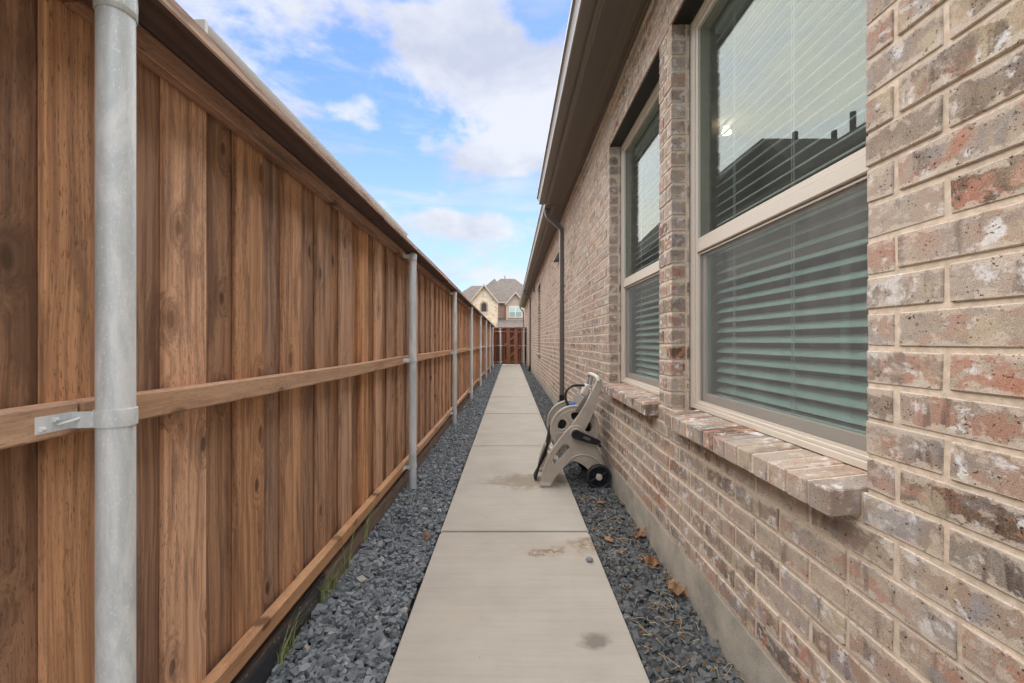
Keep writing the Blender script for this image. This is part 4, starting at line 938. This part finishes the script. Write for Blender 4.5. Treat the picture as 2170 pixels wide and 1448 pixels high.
mb.f = [(0, 1, 5, 4), (1, 2, 5), (2, 3, 4, 5), (3, 0, 4), (0, 3, 2, 1)]
obj('roof', mb, m_shingle2, nb)
nb2 = thing('neighbour_house', 'taller neighbouring house with a dark steep roof seen mirrored in the near window', 'house', (-9, 17, 0))
zr = CAM_H + 7.95
def ridge_y(xc, y0_, y1_, half, zr):
    ze = zr - half * 0.98
    obj('roof', MB().prism([(xc - half, y0_, ze), (xc, y0_, zr), (xc + half, y0_, ze)], (0, y1_ - y0_, 0)), m_shingle2, nb2)
ridge_y(-8.0, 16.7, 27, 4.9, zr); ridge_y(-11.0, 9.0, 17.2, 4.6, zr)
ze = zr - 4.6*0.98
obj('roof', MB().prism([(-8.02, 12.1, ze), (-8.02, 16.7, zr - 0.004), (-8.02, 21.3, ze)], (-3.0, 0, 0)), m_shingle2, nb2)
obj('wall', MB().box(-12.4, -3.5, 17.0, 26.5, -0.2, zr - 4.5), m_fbrick2, nb2); obj('wall', MB().box(-15, -7.0, 9.3, 16.9, -0.2, zr - 4.3), m_fbrick2, nb2)
for (x, y, z, h) in ((-9.3, 16.7, zr - 0.05, 0.30), (-10.9, 16.8, zr - 0.2, 0.55), (-11.0, 16.0, zr - 0.1, 0.75)):
    obj('roof_pipe', MB().lathe([(0.0, 0), (0.10, 0), (0.10, h), (0.0, h)], (x, y, z), 'Z', 10), m_shingle2, nb2)

# ------------------------------------------------------------------ the hose reel cart
YN, YF = 3.42, 3.83                  # near and far side of the cart
reel = thing('hose_reel_cart', 'taupe plastic garden hose reel cart with black crank and wheels standing by the brick wall', 'hose reel', (0.5, 3.62, 0))
def px(lst, Y=YN): return [at(x, y, Y) for x, y in lst]
body = px([(1144.9, 1030), (1145.4, 1021), (1151, 993), (1161.4, 964), (1173.9, 944.5), (1192.5, 920.7), (1206, 905), (1212, 901.5), (1219.5, 900), (1227, 901), (1233, 905), (1238, 911),
           (1252, 926), (1263, 941.4), (1273.3, 964), (1281.6, 985), (1283, 1000), (1262, 1010), (1250, 1000), (1245.3, 993), (1229.8, 981.8), (1218.4, 977), (1210, 976.7), (1201.8, 981.8), (1192.5, 991), (1182, 1003.6), (1173.9, 1015), (1169.7, 1023), (1166.6, 1030)])
slot = px([(1169.7, 979.8), (1171.8, 971.5), (1182, 956), (1190.4, 944.5), (1196.7, 941), (1203.9, 943), (1206, 948.7), (1200.8, 956), (1186.3, 971.5), (1176, 982.9), (1171.8, 983.4)])
arm = px([(1207.4, 904.8), (1220.9, 887.4), (1234.5, 867), (1249, 840), (1258.6, 821.6), (1265.4, 806), (1270.2, 802), (1275, 803), (1277.3, 807), (1273.1, 826.4), (1263.5, 860.3), (1256.7, 878.6), (1248, 897), (1238, 915), (1222, 922)])
panel_me = plate(smooth_loop(body, 1), [smooth_loop(slot, 1)], 0.020, 0.005); panel_me.materials.append(m_reel)
arm_me = plate(smooth_loop(arm, 1), [], 0.017, 0.005); arm_me.materials.append(m_reel)
for Yp, s in ((YN, 1), (YF, -1)):
    pn = inst('side_panel', panel_me, (0, Yp, 0), reel)
    inst('handle_arm', arm_me, (0, Yp + s * 0.012, 0), reel)
    f0 = at(1145, 1031, YN); f1 = at(1167, 1031, YN)
    obj('foot', MB().box(f0[0] - 0.002, f1[0] + 0.002, Yp - 0.032, Yp + 0.026, 0.002, 0.036), m_reellight, pn, bevel=0.008, smooth=40, seg=2)
    lp_ = smooth_loop(body, 1); cxm = sum(p[0] for p in lp_) / len(lp_)
    edge = [(x, Yp - s*0.0185, z) for x, z in [((p[0]*0.94 + q[0]*0.06), (p[1]*0.94 + q[1]*0.06)) for p, q in zip(lp_, [at(1214, 945, YN)] * len(lp_))]]
    obj('edge_ridge', MB().tube([e for e in edge if e[2] > 0.07], 0.0035, 6), m_reel, pn, smooth=60)
    # moulded rib over the wheel
    rib = [(x, Yp - s*0.019, z) for x, z in px([(1203, 979), (1209, 972), (1218, 966), (1230, 963), (1243, 964), (1256, 969), (1266, 976), (1274, 986)])]
    obj('rib', MB().tube(spline(rib, 5), 0.0075, 8), m_reel, pn, smooth=60)
hx, hz = at(1218, 911, 3.47)
slots = []
for k in range(5):
    a0 = R(13 + 72*k); lp = [(hx + r0 * math.cos(a0 + t), hz + r0 * math.sin(a0 + t)) for r0, t in ((0.082, -0.36), (0.140, -0.34), (0.146, 0.0), (0.140, 0.34), (0.082, 0.36))]
    slots.append(smooth_loop(lp, 2))
fl_me = plate(circle(hx, hz, 0.198, 48), slots, 0.009, 0.004); fl_me.materials.append(m_reel)
for Yp in (YN + 0.055, YF - 0.055):
    f = inst('flange', fl_me, (0, Yp, 0), reel)
    ring = [(hx + 0.190*math.cos(t), Yp, hz + 0.190*math.sin(t)) for t in [2*math.pi*i/48 for i in range(48)]]
    obj('rim', MB().tube(ring, 0.0125, 8, closed=True), m_reel, f, smooth=60)
    for k in range(5):
        t = R(49 + 72*k); obj('ridge', MB().tube([(hx + r0*math.cos(t), Yp - (0.008 if Yp < 3.6 else -0.008), hz + r0*math.sin(t)) for r0 in (0.05, 0.155)], 0.005, 6), m_reel, f, smooth=60)
    ring = [(hx + 0.160*math.cos(t), Yp - (0.008 if Yp < 3.6 else -0.008), hz + 0.160*math.sin(t)) for t in [2*math.pi*i/48 for i in range(48)]]
    obj('groove_ring', MB().tube(ring, 0.004, 6, closed=True), m_reel, f, smooth=60)
obj('drum', MB().lathe([(0.06, 0), (0.06, YF - YN - 0.1)], (hx, YN + 0.05, hz), 'Y', 28), m_reeldark, reel, smooth=50)
obj('axle_hub', MB().lathe([(0.0, -0.030), (0.040, -0.030), (0.046, -0.022), (0.046, 0.04)], (at(1220, 918, YN)[0], YN, at(1220, 918, YN)[1]), 'Y', 28), m_reel, reel, smooth=40)
# crank
ca, cb = at(1221, 921.2, 3.37), at(1268, 938, 3.37)
dx, dzz = cb[0] - ca[0], cb[1] - ca[1]; ang = math.atan2(dzz, dx); Ld = math.hypot(dx, dzz)
def rot(p): return (ca[0] + p[0]*math.cos(ang) - p[1]*math.sin(ang), ca[1] + p[0]*math.sin(ang) + p[1]*math.cos(ang))
out = [(0.037*math.cos(t), 0.037*math.sin(t)) for t in [R(70 + 220*i/10) for i in range(11)]] + [(Ld*0.6, -0.031), (Ld, -0.022)] + [(Ld + 0.020*math.cos(t), 0.020*math.sin(t)) for t in [R(-70 + 140*i/6) for i in range(7)]] + [(Ld, 0.021), (Ld*0.55, 0.028)]
hole1 = circle(0, 0, 0.024, 18); hole2 = smooth_loop([(0.060, -0.013), (0.118, -0.012), (0.124, 0.0), (0.118, 0.011), (0.060, 0.014), (0.054, 0)], 2)
cr_me = plate([rot(p) for p in out], [[rot(p) for p in hole2]], 0.014, 0.005); cr_me.materials.append(m_blackpl)
crank = inst('crank', cr_me, (0, YN - 0.048, 0), reel)
obj('crank_boss', MB().lathe([(0.024, -0.017), (0.033, -0.019), (0.036, -0.010), (0.036, 0.02)], (ca[0], YN - 0.048, ca[1]), 'Y', 24), m_blackpl, crank, smooth=40)
obj('crank_knob', MB().lathe([(0.0, -0.075), (0.010, -0.075), (0.0125, -0.066), (0.010, -0.02), (0.014, -0.012), (0.014, 0.0)], (rot((Ld + 0.004, -0.012))[0], YN - 0.050, rot((Ld, -0.012))[1]), 'Y', 16), m_blackpl, crank, smooth=40)
# wheels
wx, wz = at(1269.2, 1013, 3.37); wz = 0.090; WR = 0.098
for Yp, s in ((YN - 0.045, 1), (YF + 0.045, -1)):
    o_ = -1 * s
    prof = [(0.074, 0.012), (0.078, -0.020), (0.088, -0.024), (WR - 0.003, -0.018), (WR, -0.006), (WR, 0.010), (WR - 0.004, 0.024), (0.080, 0.026), (0.074, 0.012)]
    w = obj('wheel', MB().lathe([(0.0, 0.008), (0.076, 0.008), (0.076, 0.014), (0.0, 0.014)], (wx, Yp, wz), 'Y', 32), m_blackpl, reel, smooth=40)
    obj('tyre', MB().lathe([(r0, a * s) for r0, a in prof], (wx, Yp, wz), 'Y', 40), m_tyre, w, smooth=35)
    for k in range(6):
        t = R(30 + 60*k); c_, s_ = math.cos(t), math.sin(t)
        q = [(wx + r0*c_ - e*s_, wz + r0*s_ + e*c_) for r0, e in ((0.024, -0.007), (0.076, -0.010), (0.076, 0.010), (0.024, 0.007))]
        obj('spoke', MB().prism([(x, Yp - 0.012 * s, z) for x, z in q], (0, 0.018 * s, 0)), m_blackpl, w, bevel=0.002)
    obj('hub_cap', MB().lathe([(0.0, -0.024 * s), (0.022, -0.022 * s), (0.025, -0.017 * s), (0.025, 0.010 * s)], (wx, Yp, wz), 'Y', 24), m_reellight, w, smooth=40)
obj('wheel_axle', MB().tube([(wx, YN - 0.04, wz), (wx, YF + 0.04, wz)], 0.009, 10), m_chrome, reel)
# top handle, hose guide, tray and cross members
ha = at(1268, 806, YN)
mid = [(ha[0] + 0.002, YN + 0.0, ha[1] - 0.012), (ha[0] + 0.0, YN + 0.02, ha[1] + 0.012), (ha[0] - 0.005, YN + 0.08, ha[1] + 0.024), (ha[0] - 0.006, (YN + YF)/2, ha[1] + 0.028), (ha[0] - 0.005, YF - 0.08, ha[1] + 0.024), (ha[0], YF - 0.02, ha[1] + 0.012), (ha[0] + 0.002, YF, ha[1] - 0.012)]
obj('handle', MB().tube(spline(mid, 6), 0.017, 12), m_reellight, reel, smooth=60)
g0 = at(1252, 832, YN)
gd = obj('hose_guide', MB().prism([(g0[0] - 0.055, YN + 0.10, g0[1] - 0.03), (g0[0] - 0.015, YN + 0.10, g0[1] - 0.055), (g0[0] + 0.03, YN + 0.10, g0[1] + 0.045), (g0[0] - 0.02, YN + 0.10, g0[1] + 0.055)], (0, 0.11, 0)), m_reellight, reel, bevel=0.006, smooth=40)
obj('guide_rod', MB().tube([(g0[0] + 0.002, YN, g0[1] + 0.02), (g0[0] + 0.002, YF, g0[1] + 0.02)], 0.007, 8), m_chrome, gd)
obj('swivel', MB().tube([(g0[0] + 0.015, YN + 0.15, g0[1] + 0.05), (g0[0] + 0.03, YN + 0.16, g0[1] + 0.115)], 0.012, 10).tube([(g0[0] + 0.0, YN + 0.19, g0[1] + 0.05), (g0[0] + 0.012, YN + 0.2, g0[1] + 0.10)], 0.008, 8), m_chrome, gd, smooth=50)
t0 = at(1240, 862, YN)
obj('tray', MB().prism([(t0[0] - 0.075, YN + 0.02, t0[1] - 0.035), (t0[0] + 0.0, YN + 0.02, t0[1] - 0.055), (t0[0] + 0.055, YN + 0.02, t0[1] + 0.06), (t0[0] - 0.005, YN + 0.02, t0[1] + 0.075)], (0, YF - YN - 0.04, 0)), m_reeldark, reel, bevel=0.004)
for (x, y, hh) in ((1180, 985, 0.03), (1200, 955, 0.045), (1166, 970, 0.03)):
    q = at(x, y, YN); obj('cross_member', MB().box(q[0] - 0.014, q[0] + 0.014, YN + 0.018, YF - 0.018, q[1] - hh, q[1] + hh), m_reel, reel, bevel=0.005)
# the hose wound on it
hose = thing('garden_hose', 'black garden hose wound on the taupe reel with a loop and blue nozzle', 'hose', (hx, 3.62, hz))
mb = MB(); rows = [(0.085, 9), (0.107, 8), (0.129, 9)]
for rr_, nrow in rows:
    pts = []
    for i in range(nrow * 22 + 1):
        t = 2*math.pi*i/22; yy = YN + 0.085 + (YF - YN - 0.17) * i / (nrow * 22)
        pts.append((hx + rr_*math.cos(t), yy, hz + rr_*math.sin(t)))
    mb.tube(pts, 0.0105, 7)
obj('coil', mb, m_hose, hose, smooth=60)
lp = [at(x, y, 3.55) for x, y in ((1246, 818), (1232, 817), (1216, 817.5), (1205, 823), (1199, 833), (1198, 843), (1201, 853), (1207, 862), (1214, 870))]
obj('loop', MB().tube(spline([(x, 3.56 - 0.004*i, z) for i, (x, z) in enumerate(lp)], 6), 0.0105, 10), m_hose, hose, smooth=60)
tail = [at(x, y, 3.66) for x, y in ((1172, 900), (1166, 930), (1158, 950), (1148, 975), (1141, 1000), (1139, 1012))]
for k, o_ in enumerate((-0.05, -0.028, 0.0, 0.022, 0.044)):
    obj('tail', MB().tube(spline([(x - 0.026 + (0.007 if i in (2, 3) else 0)*k, 3.60 + o_, max(z, 0.014)) for i, (x, z) in enumerate(tail)], 6), 0.0105, 10), m_hose, hose, smooth=60)
n0, n1 = at(1200, 859, 3.60), at(1226, 857, 3.60)
nz = obj('nozzle', MB().tube([(n0[0], 3.60, n0[1]), (n0[0] + 0.02, 3.60, n0[1] + 0.002), (n1[0] - 0.02, 3.60, n1[1]), (n1[0], 3.60, n1[1])], [0.013, 0.018, 0.0195, 0.015], 14), m_blue, hose, smooth=60)
obj('nozzle_collar', MB().tube([(n1[0] + 0.001, 3.60, n1[1] + 0.003), (n1[0] + 0.018, 3.60, n1[1] + 0.004)], 0.020, 14).tube([(n1[0] + 0.018, 3.60, n1[1] + 0.002), (n1[0] + 0.05, 3.60, n1[1] - 0.004)], 0.014, 12), m_chrome, nz, smooth=50)

# ------------------------------------------------------------------ leaves, weeds, straw and the loose stone
def leaf(label, x, y, size, mat, lobes=4, curl=0.5, yaw=0.0, z=0.012, tilt=(0, 0), group='fallen leaves on the gravel'):
    size *= 0.84
    X, Y, Z = on_ground(x, y, z)
    n = 14; left, right = [], []
    rr = random.Random(hash(label) % 9999)
    for i in range(n + 1):
        t = i / n; w = 0.30 * math.sin(math.pi * min(1, t * 1.05) ** 0.8) * (0.22 + 0.78 * abs(math.sin(math.pi * lobes * t)) ** 1.3) + 0.012
        left.append((-w * rr.uniform(0.75, 1.15), t - 0.5)); right.append((w * rr.uniform(0.75, 1.15), t - 0.5))
    mb = MB(); v = []
    for (lx, ly), (rx, ry) in zip(left, right):
        for xx in (lx, lx*0.5, 0, rx*0.5, rx): v.append((xx, ly + abs(xx)*0.25))
    def warp(p):
        xx, yy = p; h = curl * (1.1*xx*xx + 0.55*yy*yy + 0.10*math.sin(9*xx + 4*yy) + 0.06*math.sin(17*yy)); return (xx*size, yy*size, h*size)
    mb.v = [warp(p) for p in v]
    for i in range(n):
        for k in range(4): mb.f.append((5*i + k, 5*i + k + 1, 5*i + 6 + k, 5*i + 5 + k))
    me = mesh_from('oak_leaf', mb.v, mb.f, smooth=70); me.materials.append(mat)
    o = link(bpy.data.objects.new('oak_leaf', me), None, (X, Y, Z)); o.rotation_euler = (tilt[0], tilt[1], yaw)
    st = MB().tube([warp((0, -0.52)), (0.01*size, -0.62*size, 0.02*size), (0.03*size, -0.72*size, 0.05*size)], 0.0011, 5)
    me2 = mesh_from('stem', st.v, st.f); me2.materials.append(mat); s_ = bpy.data.objects.new('stem', me2); C.objects.link(s_); s_.parent = o
    return tag(o, label, 'leaf', group)
leaf('flat lobed brown leaf on the gravel just in front of the cart wheel', 1272, 1064, 0.085, m_leafpale, 4, 0.4, 1.3)
leaf('small brown leaf scrap against the foundation below the wheel', 1321, 1069, 0.06, m_leaf, 3, 0.7, 0.3)
leaf('long folded brown leaf leaning on the foundation', 1357, 1131, 0.12, m_leaf, 4, 1.4, -0.9, 0.03, (0.2, 0.5))
leaf('dusty pale leaf lying across the path edge by the dirt stain', 1288, 1142, 0.10, m_leafpale, 3, 0.5, 0.5, 0.012)
leaf('small tan leaf on the gravel beside the dusty leaf', 1313, 1170, 0.075, m_leafpale, 3, 0.7, 2.0)
leaf('wide curled brown leaf in the middle of the right gravel', 1378, 1192, 0.135, m_leaf, 5, 1.3, 1.4, 0.02, (0.1, -0.2))
leaf('largest curled pale brown leaf on the right gravel nearest the camera', 1430, 1249, 0.15, m_leafpale, 4, 1.7, 1.0, 0.03, (0.25, 0.2))
leaf('lone brown leaf on the left gravel beside the path', 903, 1136, 0.085, m_leaf, 3, 0.6, 0.4, 0.014, (0.3, 0.2))
mb = MB()
for i in range(150):                # straw and broken stems among the right gravel
    y = random.uniform(1.3, 3.2); x = random.uniform(PR + 0.02, 0.79); L_ = random.uniform(0.02, 0.08); a = random.uniform(0, 6.28)
    z = random.uniform(0.0, 0.012); c_, s_ = math.cos(a)*L_/2, math.sin(a)*L_/2
    mb.tube([(x - c_, y - s_, z), (x + random.uniform(-.006, .006), y, z + random.uniform(0, .012)), (min(x + c_, 0.80), y + s_, z + random.uniform(-.004, .006))], 0.0011, 4)
lm = MB()
for i in range(260):
    y = 1.25 + 2.6 * random.random() ** 1.3; x = random.uniform(PR + 0.01, 0.795); q = random.uniform(0.004, 0.012); a = random.uniform(0, 6.28); z = random.uniform(-0.002, 0.016)
    pts = [(x + q*math.cos(a + t)*random.uniform(.5, 1), y + q*math.sin(a + t)*random.uniform(.5, 1), z + random.uniform(-.003, .005)) for t in (0, 1.3, 2.5, 3.8, 5.1)]
    lm.poly(pts)
m_crumb = noisy('dark_brown_leaf_crumb', (0.085, 0.05, 0.028), (0.20, 0.115, 0.06), 80, 0.9, 0.0)
tag(obj('leaf_litter', lm, m_crumb), 'brown leaf crumbs scattered in the right gravel strip', None, None, 'stuff')
tag(obj('straw_litter', mb, m_straw), 'thin dry straw bits scattered over the right gravel', None, None, 'stuff')
def tuft(label, spots, hgt, n, lean):
    x0, y0_ = spots; root = thing('grass_tuft', label, 'grass tuft', (x0, y0_, 0.0), 'weeds growing along the fence foot')
    mb = MB()
    for i in range(n):
        bx, by = x0 + random.uniform(-.012, .012), y0_ + random.uniform(-.07, .07); a = random.uniform(0, 6.28); L_ = hgt * random.uniform(0.45, 1.1); w = 0.0022
        dx, dy = (lean[0] + 0.35*math.cos(a)) * L_, (lean[1] + 0.7*math.sin(a)) * L_
        pts = []
        for k in range(6):
            t = k / 5; pts.append(Vector((bx + dx*t*t, by + dy*t*t, L_ * (t - 0.30*t*t*(1 + 0.6*abs(math.sin(a)))))))
        s = Vector((0.5, 0.8, 0)).normalized() * w; nn = len(mb.v)
        for k, p in enumerate(pts): e = s * (1 - k/5.2); mb.v += [tuple(p - e), tuple(p + e)]
        for k in range(5): mb.f.append((nn + 2*k, nn + 2*k + 1, nn + 2*k + 3, nn + 2*k + 2))
    obj('blades', mb, m_grass, root)
def spot(x, y, X): Y = -X * FPX / (1082 - x); return (X, Y)
tuft('tall green weed leaning over the bottom rail before the second post', (-0.822, 2.40), 0.70, 8, (-0.03, 0.22))
tuft('thin green weed rising against the bottom rail beside the taller weed', (-0.822, 2.13), 0.62, 6, (-0.03, 0.08))
tuft('low bushy green weed under the bottom rail spilling over the kickboard', (-0.826, 1.93), 0.20, 60, (0.25, -0.05))
tuft('sparse grass blades under the rail nearest the camera', (-0.828, 1.58), 0.19, 26, (0.28, 0.1))
tuft('single yellow green blade at the kickboard foot before the second post', (-0.790, 2.98), 0.12, 4, (0.3, 0.4))
Xs, Ys, Zs = on_ground(1249, 1186, 0.008)
mb = MB().lathe([(0.0, -0.009), (0.014, -0.008), (0.020, 0.0), (0.015, 0.009), (0.0, 0.012)], (Xs, Ys, Zs), 'Z', 7)
tag(obj('stone', mb, m_gravel), 'single dark stone lying on the concrete path near its right edge', 'stone')
